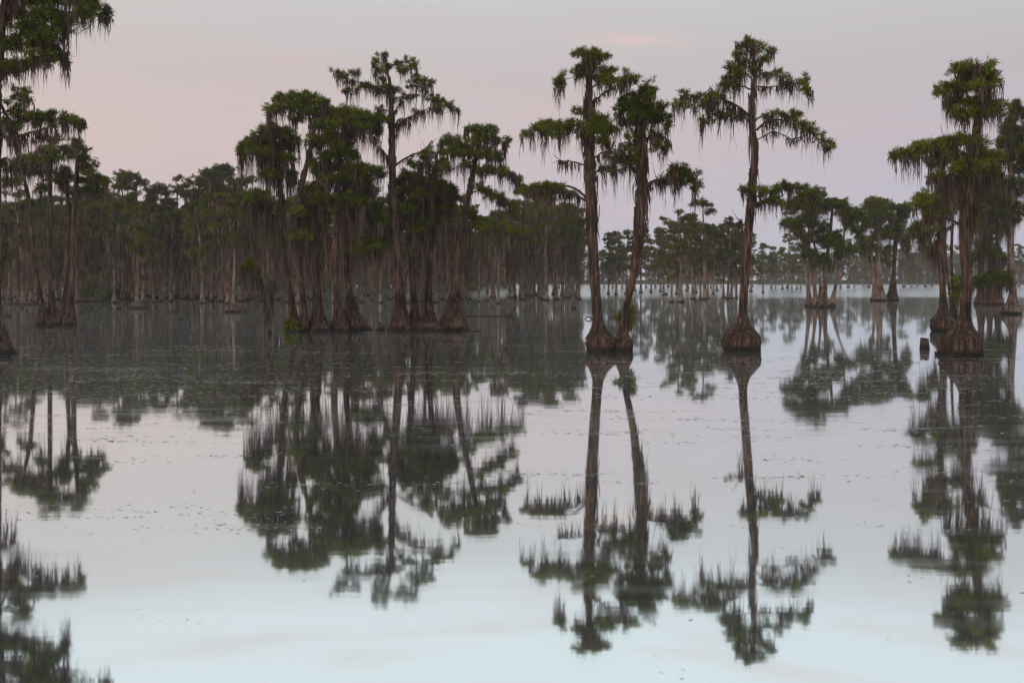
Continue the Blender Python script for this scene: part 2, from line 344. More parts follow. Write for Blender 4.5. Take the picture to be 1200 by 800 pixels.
# ------------------------------------------------------------------ tree assembly
def build_crown(tree, root, trunk_obj, axis, pads, s, rng, moss=(20, 60), size=.15, tufts=1.0, nb=24, leafmat=LEAF,
                bare=(), split_branches=True, mossw=.045, zmin_frac=.3, wid=.12, mossk=1.0, trunk_r=.15):
    """pads: rows (x,y,z,rx,ry,rz) in local metres, on a trunk axis (rows x,y,z,r).
    Grows branches to the pads, covers the pads with leaf tufts and hangs moss below."""
    leaves, moss_q, groups = [], [], []
    H = axis[-1, 2]
    def on_axis(z): return np.array([np.interp(z, axis[:, 2], axis[:, k]) for k in range(4)])
    order = sorted(range(len(pads)), key=lambda i: math.hypot(pads[i][0] - on_axis(pads[i][2])[0], pads[i][1] - on_axis(pads[i][2])[1]))
    done = []
    for i in order:
        x, y, z, rx, ry, rz = pads[i]; c = np.array([x, y, z])
        best, bd = None, 1e9
        hd = math.hypot(x - on_axis(z)[0], y - on_axis(z)[1])
        zs = np.clip(z - .15 * rz - .38 * hd, H * zmin_frac, H * .98); a = on_axis(zs)
        td = np.linalg.norm(c - a[:3])
        for (pc, g, pr) in done:
            dd = np.linalg.norm(c - pc)
            if dd < .8 * td and dd < bd and pc[2] < z + 1.3: best, bd = (pc, g, pr), dd
        if best is None:
            tb = Tubes(); groups.append(tb); p0 = a[:3]; r0 = min(a[3] * .6, .02 + .024 * td); mid_up = .22 * td
        else:
            p0, tb, pr = best; r0 = pr * .75; mid_up = .06 * bd
        end = c - np.array([0, 0, rz * .25])
        pm = (p0 + end) / 2 + np.array([0, 0, mid_up * rng.uniform(.2, .9)]) + rng.normal(0, .05, 3) * td
        r1 = max(.012, r0 * .45)
        k = 9; path = spline([p0, pm, end], k); path[1:-1] += rng.normal(0, .018, (k - 2, 3)) * min(td, 2)
        tb.add(path, np.linspace(r0, r1, k), 6)
        done.append((end, tb, r1))
        nt_ = max(12, int(tufts * 74 * (rx * ry / .225) ** .8 * (max(rz, .1) / .2) ** .25 / (size / .15) ** 1.75))
        tf, out, subs = pad_tufts(c, rx, ry, rz, nt_, rng, size)
        leaves.append(leaf_blades(tf, out, nb, size * .72, rng, wid))
        for sb in subs[:14]:
            tw = spline([end, (end + sb) / 2 + rng.normal(0, .06, 3) * rx, sb], 4); tb.add(tw, np.linspace(max(.010, r1 * .6), .006, 4), 4)
        # moss under the pad
        if moss:
            ncl = int(mossk * (6 + 9 * rx * ry / (.5 * .45))); ncl = min(ncl, 46)
            kc = max(2, ncl // 4); a_ = rng.uniform(0, 6.28, kc)[rng.integers(0, kc, ncl)] + rng.normal(0, .16, ncl); rr2 = np.clip(rng.uniform(0, 1, ncl) ** .5, 0, 1)
            top = c + np.column_stack([np.cos(a_) * rr2 * rx * .92, np.sin(a_) * rr2 * ry * .92, rng.uniform(-.35, .25, ncl) * rz])
            ml = (moss[0] + (moss[1] - moss[0]) * rng.beta(.9, 2.1, ncl)) * s
            top = np.repeat(top, 6, 0) + rng.normal(0, .045, (ncl * 6, 3)); ml = np.repeat(ml, 6) * rng.uniform(.25, 1, ncl * 6)
            moss_q.append(moss_strands(top, ml, mossw * rng.uniform(.5, 1.4, ncl * 6), rng))
    for (pts, r0, mlen, dens) in bare:      # limbs with moss and no leaves
        tb = Tubes(); groups.append(tb); pts = np.asarray(pts); k = 12
        path = spline(pts, k); path[1:-1] += rng.normal(0, .012, (k - 2, 3))
        tb.add(path, np.linspace(r0, .012, k), 6)
        for q in range(4):
            i0 = rng.integers(4, k); e = path[i0] + rng.normal(0, .2, 3) + np.array([0, 0, .05]); tb.add(spline([path[i0], (path[i0] + e) / 2, e], 4), [.014, .01, .008, .005], 4)
        if mlen > 0:
            n_ = int(dens * .9); t = rng.uniform(.12, 1, n_) * (k - 1); j = np.clip(t.astype(int), 0, k - 2)
            top = path[j] + (path[j + 1] - path[j]) * (t - j)[:, None]; ml = mlen * rng.uniform(.25, 1, n_)
            top = np.repeat(top, 3, 0) + rng.normal(0, .03, (n_ * 3, 3)); ml = np.repeat(ml, 3) * rng.uniform(.4, 1, n_ * 3)
            moss_q.append(moss_strands(top, ml, mossw * rng.uniform(.6, 1.5, n_ * 3), rng))
    if groups:
        if split_branches:
            for tb in groups: obj('branch', tb.mesh('branch'), LIMB, trunk_obj)
        else:
            al = Tubes()
            for tb in groups:
                al.v += tb.v; al.f += [f + al.n for f in tb.f]; al.n += tb.n
            tv = np.empty(len(trunk_obj.data.vertices) * 3, np.float32); trunk_obj.data.vertices.foreach_get('co', tv)
            tf_ = np.empty(len(trunk_obj.data.loops), np.int32); trunk_obj.data.loops.foreach_get('vertex_index', tf_)
            tv = tv.reshape(-1, 3); me = mesh_vf('trunk', np.vstack([tv] + al.v), np.vstack([tf_.reshape(-1, 4)] + [f + len(tv) for f in al.f]))
            for mt in trunk_obj.data.materials: me.materials.append(mt)
            trunk_obj.data = me
    return leaves, moss_q

def hero(label, yb, trunks, pads, flare, moss=(10, 45), seed=0, bare=(), group=None, size=.15, tufts=1.0, onion=0.0,
         flute=.2, name='cypress_tree', cat='tree', barkmat=None, leafmat=None, mossk=1.0, extra_pads_depth=1.0, nfl=7, trunkmoss=0, dd=0.0):
    """A tree measured off the photograph: trunk polylines (x, y, width) and foliage pads (x, y, rx, ry) in photo pixels,
    set at the distance where its foot meets the water, with its own depth."""
    rng = np.random.default_rng(seed + 11)
    d = dist(yb) + dd; s = d / F
    bx, by = trunks[0][0][0], yb
    base = np.array([(bx - 600) * s, d, 0.0])
    root = thing(name, tuple(base), label, cat, group)
    axes, tobs = [], []
    for ti, t in enumerate(trunks):
        pts = np.array([P(x, y, d) - base for x, y, _ in t]); pts[0, 2] = 0.0
        pts[:, 1] += np.concatenate([[rng.normal(0, .1) if ti else 0], np.cumsum(rng.normal(0, .1, len(pts) - 1))]) + (rng.uniform(-.5, .5) if ti else 0)
        rad = np.array([w_ for _, _, w_ in t]) * s / 2 * .84
        fw, fh = flare[ti] if isinstance(flare, list) else flare
        me = trunk_mesh('trunk', pts, rad, fw * s / 2, fh * s, rng, onion=onion, flute=flute, nfl=nfl, seg=38, rings=60)
        tobs.append(obj('trunk', me, barkmat or BARK, root))
        axes.append(spline(np.column_stack([pts, rad]), 60))
    if yb < 375:
        pads = list(pads) + [(p[0] + rng.uniform(-.8, .8) * p[2], p[1] + rng.uniform(-1.2, 2.2) * p[3], p[2] * .55, p[3] * 1.0) + tuple(p[4:]) for p in pads for _ in (0, 1)]
    byt = [[] for _ in trunks]; bareby = [[] for _ in trunks]
    for p in pads:
        x, y, rx, ry = p[:4]
        c = P(x, y, d) - base
        ti = p[4] if len(p) > 4 else int(np.argmin([abs(np.interp(c[2], a[:, 2], a[:, 0]) - c[0]) for a in axes]))
        ax = axes[ti]; dx = abs(c[0] - np.interp(c[2], ax[:, 2], ax[:, 0]))
        off = rng.uniform(-1, 1) * max(.45 * dx, 13 * s) * extra_pads_depth
        dy = np.interp(c[2], ax[:, 2], ax[:, 1]) + off; c = P(x, y, d + dy) - base
        byt[ti].append((c[0], c[1], c[2], rx * s, rx * s * rng.uniform(.75, 1.1), ry * s))
    for b in bare:
        ti = b[3] if len(b) > 3 else 0; ax = axes[ti]
        pl = [P(x, y, d) - base for x, y in b[0]]; off = rng.uniform(-.5, .5)
        for k, q in enumerate(pl): q[1] = np.interp(pl[0][2], ax[:, 2], ax[:, 1]) + off * k / max(1, len(pl) - 1) * np.linalg.norm(pl[-1] - pl[0])
        bareby[ti].append((pl, b[1] * s / 2 * .7, b[2] * s, 10 + 26 * np.linalg.norm(pl[-1] - pl[0])))
    lv, mq = [], []
    for ti in range(len(trunks)):
        a, b = build_crown(None, root, tobs[ti], axes[ti], byt[ti], s, rng, moss, size, tufts, bare=bareby[ti], mossk=mossk, mossw=.034)
        lv += a; mq += b
        if trunkmoss:      # moss clinging along the bole
            n_ = int(trunkmoss); zt = axes[ti][-1, 2] * rng.uniform(.42, .95, n_)
            top = np.column_stack([np.interp(zt, axes[ti][:, 2], axes[ti][:, k]) for k in range(3)]); r_ = np.interp(zt, axes[ti][:, 2], axes[ti][:, 3])
            an = rng.uniform(0, 6.28, n_); top[:, 0] += np.cos(an) * r_ * 1.15; top[:, 1] += np.sin(an) * r_ * 1.15
            mq.append(moss_strands(top, rng.uniform(.3, 1.5, n_), rng.uniform(.03, .10, n_), rng))
    if lv: obj('crown', mesh_quads('crown', np.concatenate(lv)), leafmat or LEAF, root)
    if mq: obj('hanging_moss', mesh_quads('hanging_moss', np.concatenate(mq)), MOSS, root)
    return root

# ---- the standing pair
hero('tall cypress with a straight thick trunk, sharing its swollen foot with a leaning one', 411,
     [[(703, 409, 22), (701, 375, 13), (698, 330, 14), (695, 270, 15), (693, 210, 14), (692, 150, 12), (691, 100, 8), (690, 64, 3)]],
     [(692, 66, 14, 7), (702, 65, 10, 7), (682, 65, 9, 6), (690, 78, 16, 6), (676, 86, 10, 5), (660, 94, 9, 6), (655, 101, 6, 6), (700, 88, 14, 6), (714, 92, 11, 7), (712, 84, 8, 5),
      (735, 92, 12, 6), (727, 97, 8, 5), (682, 131, 8, 6), (697, 138, 12, 7), (700, 148, 20, 8), (714, 151, 11, 8), (690, 155, 14, 7), (672, 146, 10, 6), (660, 149, 11, 6), (645, 148, 13, 6),
      (630, 151, 12, 6), (617, 158, 9, 6), (650, 156, 13, 5), (706, 165, 12, 6), (712, 198, 12, 4), (640, 219, 14, 3.4), (653, 219, 9, 4), (626, 221, 8, 3), (616, 223, 5, 3)],
     (39, 46), moss=(10, 64), seed=1, onion=.30, flute=.15, trunkmoss=160,
     bare=[([(686, 193), (672, 188), (655, 186)], 3, 28), ([(696, 184), (712, 177), (728, 181)], 4, 26), ([(689, 235), (668, 226), (640, 222), (616, 224)], 5, 30),
           ([(695, 118), (715, 104), (734, 94)], 4, 18)])
hero('cypress with dark moss down its bole, leaning out beside a straight thick trunk', 411.4,
     [[(729, 409, 15), (733, 372, 9), (740, 332, 10), (746, 292, 12), (751, 240, 13), (753, 190, 12), (752, 150, 11), (749, 122, 6), (750, 104, 3)]],
     [(757, 104, 10, 6), (748, 111, 10, 6), (761, 113, 8, 5), (735, 118, 12, 6), (748, 124, 18, 7), (768, 127, 13, 6), (730, 129, 14, 6), (755, 137, 22, 7), (777, 138, 9, 8), (738, 142, 13, 5),
      (783, 146, 7, 7), (776, 172, 8, 7), (766, 160, 10, 6), (734, 181, 12, 6), (742, 190, 14, 6), (722, 186, 7, 5), (746, 160, 12, 5),
      (793, 200, 13, 6), (806, 202, 13, 7), (814, 210, 9, 7), (798, 211, 13, 6), (781, 211, 9, 4), (817, 218, 6, 5)],
     (25, 40), moss=(10, 62), seed=2, onion=.25, flute=.14, trunkmoss=260,
     bare=[([(755, 220), (768, 212), (785, 209), (800, 214)], 5, 28), ([(752, 178), (738, 166), (726, 168)], 4, 24), ([(754, 166), (770, 157), (784, 168)], 4, 40), ([(750, 197), (735, 196), (720, 200)], 3, 18)])
# ---- the lone tree with the onion foot
hero('lone tall cypress with a round onion-shaped foot and two wide mossy arms', 410.5,
     [[(870, 408, 18), (871, 372, 11), (873, 330, 11.5), (876, 270, 12), (878, 215, 11), (880, 180, 10), (877, 148, 9), (877, 122, 8), (881, 96, 6), (881, 72, 3.5), (879, 48, 1.5)]],
     [(879, 48, 7, 4), (890, 53, 9, 3.5), (870, 54, 8, 3.5), (900, 62, 8, 4), (882, 61, 11, 4), (865, 66, 9, 5), (893, 70, 9, 4), (876, 74, 10, 5), (859, 77, 8, 5), (868, 86, 10, 6), (855, 90, 10, 5), (886, 84, 8, 4),
      (848, 99, 10, 5), (862, 100, 9, 5), (905, 86, 9, 4), (914, 90, 9, 5), (925, 97, 9, 4), (939, 97, 10, 5), (948, 106, 8, 7), (842, 110, 11, 6), (832, 117, 12, 6), (818, 112, 10, 5), (805, 112, 9, 5), (797, 121, 9, 5),
      (822, 124, 12, 6), (850, 134, 14, 5), (836, 132, 10, 6), (862, 138, 9, 4), (828, 142, 9, 4), (902, 137, 8, 4), (916, 133, 9, 4), (930, 136, 12, 6), (940, 145, 12, 6), (951, 154, 11, 6), (962, 164, 9, 6), (969, 172, 5, 6),
      (891, 221, 11, 5), (905, 225, 13, 6), (920, 217, 13, 6), (931, 219, 12, 6), (944, 227, 12, 6), (953, 232, 9, 6), (908, 235, 12, 5), (872, 222, 4, 3)],
     (48, 46), moss=(8, 58), seed=3, onion=.40, flute=.10, tufts=.62, nfl=11, trunkmoss=70,
     bare=[([(883, 155), (898, 143), (918, 144), (940, 156)], 4, 22), ([(884, 166), (903, 157), (920, 166), (932, 163)], 2, 18), ([(878, 141), (862, 128), (842, 120), (815, 120)], 4.5, 26),
           ([(882, 104), (900, 104), (926, 101)], 3, 22), ([(872, 264), (858, 262), (846, 259)], 2.5, 8), ([(876, 247), (892, 236), (920, 228)], 4.5, 22), ([(869, 263), (867, 258), (865, 262)], 2, 55)])
# ---- many-stemmed clump far right of it
hero('many-stemmed cypress clump with bright flat tops on a broad brown foot', 359,
     [[(949, 357, 5), (945, 320, 4.5), (941, 290, 4), (938, 262, 2.5)], [(956, 357, 5), (953, 325, 4), (948, 285, 3.6), (949, 235, 3), (950, 222, 2)], [(963, 357, 5), (962, 320, 3.2), (955, 285, 3), (952, 262, 2)],
      [(968, 357, 6), (970, 310, 5), (974, 270, 4.6), (977, 236, 3)], [(974, 357, 5), (984, 322, 3.2), (994, 298, 3), (1004, 286, 2)], [(960, 357, 5), (968, 330, 3.2), (986, 292, 3), (992, 262, 3), (1000, 246, 2)]],
     [(945, 232, 15, 6, 1), (934, 241, 13, 6, 0), (955, 226, 11, 6, 1), (952, 244, 16, 6, 1), (924, 262, 11, 4, 0), (937, 258, 14, 6, 0), (958, 262, 13, 5, 2), (968, 239, 10, 4, 3), (980, 238, 13, 4, 3), (990, 243, 11, 4, 3),
      (1003, 249, 11, 5, 5), (1010, 256, 9, 5, 5), (996, 260, 10, 5, 5), (962, 280, 14, 6, 2), (978, 283, 13, 6, 3), (948, 296, 10, 6, 1), (992, 292, 12, 6, 4), (964, 303, 12, 6, 2), (1004, 270, 8, 5, 5), (940, 276, 11, 5, 0)],
     (10, 20), moss=(6, 24), seed=4, flute=.3, size=.24, tufts=.95, barkmat=BARK_LIT)
hero('cypress with a twisted pale trunk and rounded crown, paired with a darker one', 352.3,
     [[(1030, 351, 10), (1031, 325, 8), (1031, 290, 7), (1030, 260, 5), (1030, 238, 3)], [(1025, 351, 8), (1024, 320, 4), (1020, 295, 3), (1014, 280, 2)]],
     [(1028, 237, 11, 5, 0), (1019, 243, 9, 5, 0), (1036, 240, 10, 5, 0), (1030, 249, 15, 6, 0), (1038, 256, 11, 6, 0), (1022, 261, 12, 6, 0), (1010, 283, 11, 6, 1), (1018, 291, 12, 6, 1), (1032, 276, 14, 7, 0), (1036, 295, 9, 5, 0)],
     [(20, 20), (8, 12)], moss=(6, 26), seed=5, flute=.3, size=.26, tufts=.95, barkmat=BARK_LIT)
hero('darker cypress with open upswept twigs, paired with a pale-trunked one', 352.0,
     [[(1046, 351, 10), (1048, 320, 6), (1050, 285, 6), (1053, 255, 4.5), (1053, 238, 2)]],
     [(1050, 243, 9, 4), (1058, 244, 9, 4), (1064, 241, 6, 3), (1055, 254, 9, 5), (1058, 275, 10, 8), (1047, 268, 9, 5), (1062, 285, 7, 5)],
     (17, 20), moss=(6, 22), seed=6, flute=.25, size=.25, tufts=.85)
# ---- right-hand stand
hero('stout cypress with a huge ribbed foot and a tall stacked crown, beside a stump', 416,
     [[(1126, 413, 26), (1130, 375, 14), (1131, 330, 12), (1130, 280, 10.5), (1133, 240, 10), (1139, 200, 10), (1145, 150, 8), (1150, 105, 5), (1152, 80, 2.5)]],
     [(1120, 80, 12, 5), (1134, 80, 13, 6), (1150, 78, 13, 6), (1162, 84, 10, 7), (1140, 90, 17, 6), (1115, 102, 12, 6), (1126, 101, 14, 7), (1108, 108, 9, 5), (1145, 103, 14, 6), (1164, 97, 9, 7), (1118, 118, 12, 6), (1142, 118, 15, 7), (1157, 119, 14, 8),
      (1168, 126, 10, 8), (1150, 130, 18, 8), (1132, 134, 14, 7), (1121, 130, 9, 6), (1128, 163, 16, 6), (1142, 168, 15, 6), (1114, 166, 11, 6), (1098, 170, 11, 5), (1084, 174, 11, 5), (1070, 179, 11, 5), (1058, 181, 9, 5), (1050, 181, 6, 4),
      (1078, 168, 8, 4), (1150, 182, 18, 8), (1134, 186, 18, 8), (1165, 185, 13, 8), (1150, 200, 17, 8), (1122, 196, 14, 7), (1165, 204, 12, 7), (1086, 232, 12, 4), (1078, 240, 9, 4), (1090, 250, 10, 4), (1142, 246, 11, 4)],
     (50, 50), moss=(8, 60), seed=7, onion=.38, flute=.17, mossk=1.35, nfl=9, trunkmoss=200, tufts=1.1,
     bare=[([(1140, 162), (1115, 160), (1090, 170), (1062, 180)], 6, 30), ([(1131, 260), (1118, 263), (1106, 270)], 3, 10), ([(1133, 255), (1145, 246), (1156, 240)], 4, 10), ([(1136, 215), (1112, 205), (1098, 212)], 5, 70), ([(1138, 205), (1152, 200), (1165, 206)], 5, 80)])
hero('slimmer straight cypress rising behind the stout ribbed one', 388,
     [[(1105, 387, 14), (1105, 350, 9), (1103, 300, 8), (1103, 250, 8), (1104, 200, 7), (1106, 172, 4)]],
     [(1102, 176, 11, 6), (1112, 186, 12, 6), (1092, 190, 11, 6), (1098, 208, 14, 7), (1084, 233, 13, 5), (1079, 262, 12, 5), (1072, 268, 9, 4), (1088, 271, 11, 5), (1112, 248, 9, 4), (1118, 215, 12, 7)],
     (29, 40), moss=(10, 62), seed=8, onion=.3, flute=.2, size=.19, mossk=1.4, trunkmoss=120)
hero('cypress with three thin leaning stems behind the stout ribbed one', 371,
     [[(1117, 369, 6), (1113, 345, 4), (1110, 315, 4), (1109, 270, 4), (1110, 230, 3)], [(1120, 369, 5), (1119, 340, 4), (1117, 300, 4), (1118, 240, 3)], [(1124, 369, 6), (1126, 330, 5), (1124, 280, 5), (1126, 220, 4)]],
     [(1108, 225, 13, 6, 0), (1120, 232, 14, 6, 1), (1130, 218, 14, 7, 2), (1098, 250, 12, 5, 0), (1080, 276, 11, 5, 0), (1095, 290, 11, 5, 0), (1135, 262, 12, 6, 2), (1120, 330, 6, 9, 1)],
     (9, 20), moss=(10, 60), seed=9, size=.22, flute=.2, mossk=1.4)
hero('cypress with a pale orange bole split by dark grooves and bright layered foliage', 368,
     [[(1186, 367, 12), (1187, 335, 9), (1186, 290, 9), (1186, 240, 8), (1186, 190, 7), (1187, 140, 4), (1188, 126, 2)]],
     [(1187, 128, 10, 5), (1194, 132, 10, 5), (1180, 140, 10, 5), (1185, 152, 13, 5), (1197, 158, 12, 6), (1178, 168, 13, 6), (1192, 176, 14, 7), (1205, 150, 12, 8), (1172, 185, 12, 6), (1198, 198, 13, 7), (1174, 222, 12, 5), (1162, 228, 11, 5), (1190, 214, 13, 6),
      (1202, 222, 12, 6), (1184, 237, 12, 5), (1196, 244, 11, 5), (1158, 248, 10, 5), (1172, 250, 11, 5), (1170, 330, 12, 5), (1156, 330, 12, 5), (1147, 333, 9, 4), (1176, 326, 9, 5), (1162, 322, 10, 4)],
     (21, 32), moss=(7, 40), seed=10, onion=.2, flute=.22, size=.22, tufts=.85, nfl=5, barkmat=BARK_LIT,
     bare=[([(1183, 275), (1175, 258), (1168, 254)], 3, 30)])
hero('mossy cypress in the shade between the ribbed tree and the pale bole', 357,
     [[(1150, 356, 12), (1150, 320, 7), (1152, 270, 7), (1152, 210, 5)], [(1160, 356, 8), (1161, 310, 5), (1163, 250, 4)], [(1169, 356, 10), (1168, 310, 6), (1166, 250, 5), (1168, 200, 3)]],
     [(1150, 215, 15, 7, 0), (1165, 212, 15, 7, 2), (1140, 232, 14, 6, 0), (1158, 240, 16, 7, 1), (1172, 238, 14, 7, 2), (1148, 262, 14, 6, 0), (1166, 268, 14, 6, 2), (1155, 285, 13, 6, 1), (1140, 300, 10, 5, 0), (1172, 300, 11, 5, 2)],
     (16, 20), moss=(14, 60), seed=12, size=.28, mossk=1.5)
# ---- centre stand, first clump
G1 = None
hero('cypress with a low rounded crown leaning out over a moss-draped snag', 386.5,
     [[(346, 385, 14), (341, 350, 9), (334, 310, 8), (331, 265, 8), (329, 215, 7), (325, 180, 5), (322, 158, 2)]],
     [(320, 152, 12, 5), (307, 158, 11, 6), (333, 156, 11, 5), (296, 167, 10, 6), (287, 172, 8, 6), (284, 180, 6, 5), (318, 167, 14, 6), (304, 178, 12, 6), (332, 172, 12, 6), (318, 184, 13, 6), (336, 186, 9, 6), (345, 166, 8, 5),
      (302, 228, 11, 5), (294, 236, 9, 6), (308, 240, 10, 6), (318, 205, 11, 6), (340, 205, 11, 5)],
     (18, 26), moss=(14, 95), seed=20, flute=.25, size=.19, tufts=1.5, mossk=1.6, trunkmoss=160, bare=[([(330, 262), (318, 250), (300, 248)], 4, 80), ([(331, 275), (345, 268), (352, 276)], 3, 50)])
hero('tall flat-topped cypress spreading over the clump with a bent upper bole', 388,
     [[(356, 386, 14), (354, 350, 8), (350, 310, 8), (346, 270, 8), (350, 225, 8), (360, 185, 7), (366, 160, 6), (362, 138, 3), (355, 120, 2)]],
     [(332, 115, 10, 4), (345, 114, 11, 4), (358, 114, 11, 5), (322, 125, 9, 5), (316, 132, 7, 4), (336, 124, 11, 5), (352, 124, 12, 5), (368, 117, 11, 5), (378, 120, 8, 5), (366, 130, 13, 5), (382, 133, 12, 6), (396, 131, 11, 6), (348, 139, 8, 4), (408, 131, 10, 5),
      (378, 146, 13, 6), (395, 145, 13, 6), (410, 143, 13, 6), (424, 134, 10, 5), (436, 139, 11, 6), (426, 148, 13, 6), (440, 152, 8, 6), (446, 142, 7, 6), (415, 155, 12, 5), (385, 160, 13, 6), (365, 165, 12, 5), (400, 166, 12, 5)],
     (16, 24), moss=(10, 52), seed=21, flute=.25, size=.18, tufts=1.4, mossk=1.3, trunkmoss=90, bare=[([(348, 250), (338, 240), (320, 246)], 4, 80), ([(362, 175), (385, 160), (420, 152), (445, 165)], 6, 40), ([(352, 225), (372, 210), (390, 215)], 5, 70)])
hero('short thick cypress bole lost in hanging moss amid the clump', 387.5,
     [[(374, 386, 18), (372, 350, 12), (370, 310, 11), (368, 270, 9), (366, 225, 6)]],
     [(366, 222, 14, 6), (356, 232, 13, 6), (378, 232, 13, 6), (348, 248, 11, 5), (380, 200, 13, 6), (368, 262, 12, 6), (352, 278, 11, 6)],
     (27, 26), moss=(14, 90), seed=22, flute=.28, size=.19, tufts=1.4, mossk=1.7, nfl=9, trunkmoss=120)
hero('cypress with a reddish lower bole carrying a long green arm amid the clump', 388.2,
     [[(398, 386, 16), (395, 350, 9), (392, 310, 9), (393, 270, 9), (395, 225, 8), (398, 185, 5), (398, 170, 2)]],
     [(398, 174, 12, 6), (386, 182, 12, 6), (412, 180, 12, 6), (375, 192, 12, 6), (398, 194, 14, 6), (418, 198, 13, 5), (432, 199, 11, 4), (444, 203, 8, 4), (408, 208, 14, 6), (390, 210, 14, 6), (426, 210, 12, 5), (376, 238, 13, 5), (392, 236, 14, 6), (410, 232, 14, 6), (424, 238, 12, 6), (402, 246, 13, 5)],
     (23, 28), moss=(10, 70), seed=23, flute=.28, size=.18, tufts=1.6, mossk=1.4, nfl=9, bare=[([(393, 262), (405, 250), (425, 250)], 4, 90), ([(393, 285), (380, 272), (370, 276)], 3, 60)])
hero('cypress with a wide skirted foot at the open-water end of the clump', 386.8,
     [[(414, 385, 22), (410, 350, 9), (405, 310, 8), (408, 270, 8), (414, 235, 6), (420, 215, 3)]],
     [(420, 218, 13, 6), (432, 225, 12, 6), (410, 226, 12, 6), (440, 238, 11, 6), (424, 242, 14, 6), (408, 248, 12, 5), (440, 254, 12, 6), (426, 282, 12, 5), (438, 290, 11, 5), (418, 293, 10, 5), (446, 284, 9, 5)],
     (34, 42), moss=(12, 75), seed=24, flute=.16, size=.19, tufts=1.5, mossk=1.4)
# ---- centre stand, second clump
hero('tallest cypress of the clump with an open airy crown and bent mossy arms', 386.5,
     [[(470, 385, 20), (469, 350, 13), (467, 310, 12), (464, 260, 11), (461, 210, 10), (460, 165, 9), (459, 130, 7), (457, 100, 4), (452, 72, 1.5)]],
     [(448, 66, 8, 3.5), (440, 73, 7, 4), (456, 75, 8, 3.5), (446, 82, 9, 4), (472, 72, 10, 4), (484, 77, 9, 4), (474, 82, 10, 4), (448, 92, 8, 4), (460, 104, 11, 5), (446, 106, 9, 4), (434, 102, 7, 3.5), (492, 93, 10, 4), (503, 97, 8, 4), (484, 100, 8, 4), (494, 106, 9, 4),
      (480, 112, 9, 4), (394, 85, 6, 3), (404, 88, 6, 2.5), (418, 86, 7, 4), (410, 107, 8, 3), (422, 103, 7, 3), (506, 116, 8, 4), (516, 119, 9, 4), (527, 124, 8, 4), (534, 129, 5, 3), (512, 127, 9, 4), (491, 131, 7, 3), (447, 128, 5, 3), (466, 118, 8, 4)],
     (30, 36), moss=(6, 40), seed=25, flute=.22, size=.15, tufts=.6, mossk=1.1, nfl=9, trunkmoss=110,
     bare=[([(462, 150), (480, 140), (506, 130)], 4, 26), ([(462, 196), (478, 184), (496, 176), (506, 164)], 4, 12), ([(459, 145), (452, 138), (442, 126)], 3, 10), ([(459, 192), (452, 180), (444, 172)], 3.5, 40),
           ([(460, 136), (466, 125), (470, 115)], 3, 12), ([(457, 112), (440, 102), (418, 95), (394, 86)], 3.5, 24), ([(462, 148), (470, 140), (482, 146)], 3, 36)])
hero('middling cypress close against the tallest one of its clump', 386,
     [[(486, 384, 14), (485, 350, 8), (483, 310, 8), (481, 265, 8), (480, 225, 5), (480, 205, 2)]],
     [(480, 206, 12, 5), (468, 214, 12, 5), (492, 212, 12, 5), (480, 222, 15, 6), (465, 232, 12, 6), (498, 228, 13, 6), (475, 245, 13, 6), (490, 252, 13, 6), (460, 262, 11, 5), (488, 192, 8, 5), (500, 182, 8, 6)],
     (22, 30), moss=(12, 85), seed=26, flute=.24, size=.19, tufts=1.1, mossk=1.5, trunkmoss=80)
hero('cypress with layered green tiers and a pair of slim boles in its clump', 386.2,
     [[(505, 384, 16), (502, 345, 9), (503, 305, 8), (508, 265, 7), (514, 220, 4)], [(498, 384, 10), (497, 345, 4), (498, 300, 4), (496, 260, 3)]],
     [(512, 216, 13, 5, 0), (524, 221, 13, 5, 0), (502, 222, 12, 5, 0), (534, 230, 12, 6, 0), (514, 231, 15, 6, 0), (498, 240, 13, 5, 1), (522, 243, 13, 5, 0), (500, 262, 14, 6, 1), (516, 266, 13, 5, 0), (488, 270, 12, 5, 1), (508, 204, 9, 5, 0), (518, 190, 9, 5, 0)],
     [(22, 26), (11, 20)], moss=(10, 80), seed=27, flute=.26, size=.18, tufts=1.25, mossk=1.5, nfl=9)
hero('cypress with a cone-shaped foot and a broad drooping crown at the clump edge', 387,
     [[(531, 385, 24), (533, 345, 11), (536, 300, 9), (543, 255, 8), (551, 220, 8), (556, 195, 7), (561, 170, 4), (562, 152, 2)]],
     [(552, 150, 8, 3), (562, 154, 11, 4), (574, 153, 10, 4), (558, 164, 13, 5), (576, 163, 11, 5), (530, 165, 11, 5), (520, 168, 8, 5), (540, 172, 12, 5), (588, 166, 7, 4), (594, 173, 5, 4), (530, 177, 11, 5), (550, 180, 15, 6), (568, 181, 14, 6), (583, 184, 9, 5), (512, 178, 8, 4),
      (566, 200, 11, 4), (580, 199, 12, 4), (592, 202, 10, 4), (602, 207, 7, 5), (608, 213, 4, 5), (545, 193, 9, 4), (570, 222, 11, 5), (581, 230, 11, 5), (592, 237, 9, 5), (600, 243, 6, 4), (505, 196, 8, 4), (525, 196, 9, 4),
      (566, 262, 14, 6), (580, 266, 14, 6), (595, 268, 13, 6), (548, 250, 12, 6), (606, 272, 9, 5)],
     (38, 54), moss=(8, 48), seed=28, flute=.24, size=.18, tufts=1.05, mossk=1.15, nfl=9, trunkmoss=60, bare=[([(540, 262), (560, 252), (590, 262)], 4, 90), ([(538, 275), (525, 262), (512, 268)], 4, 80)])
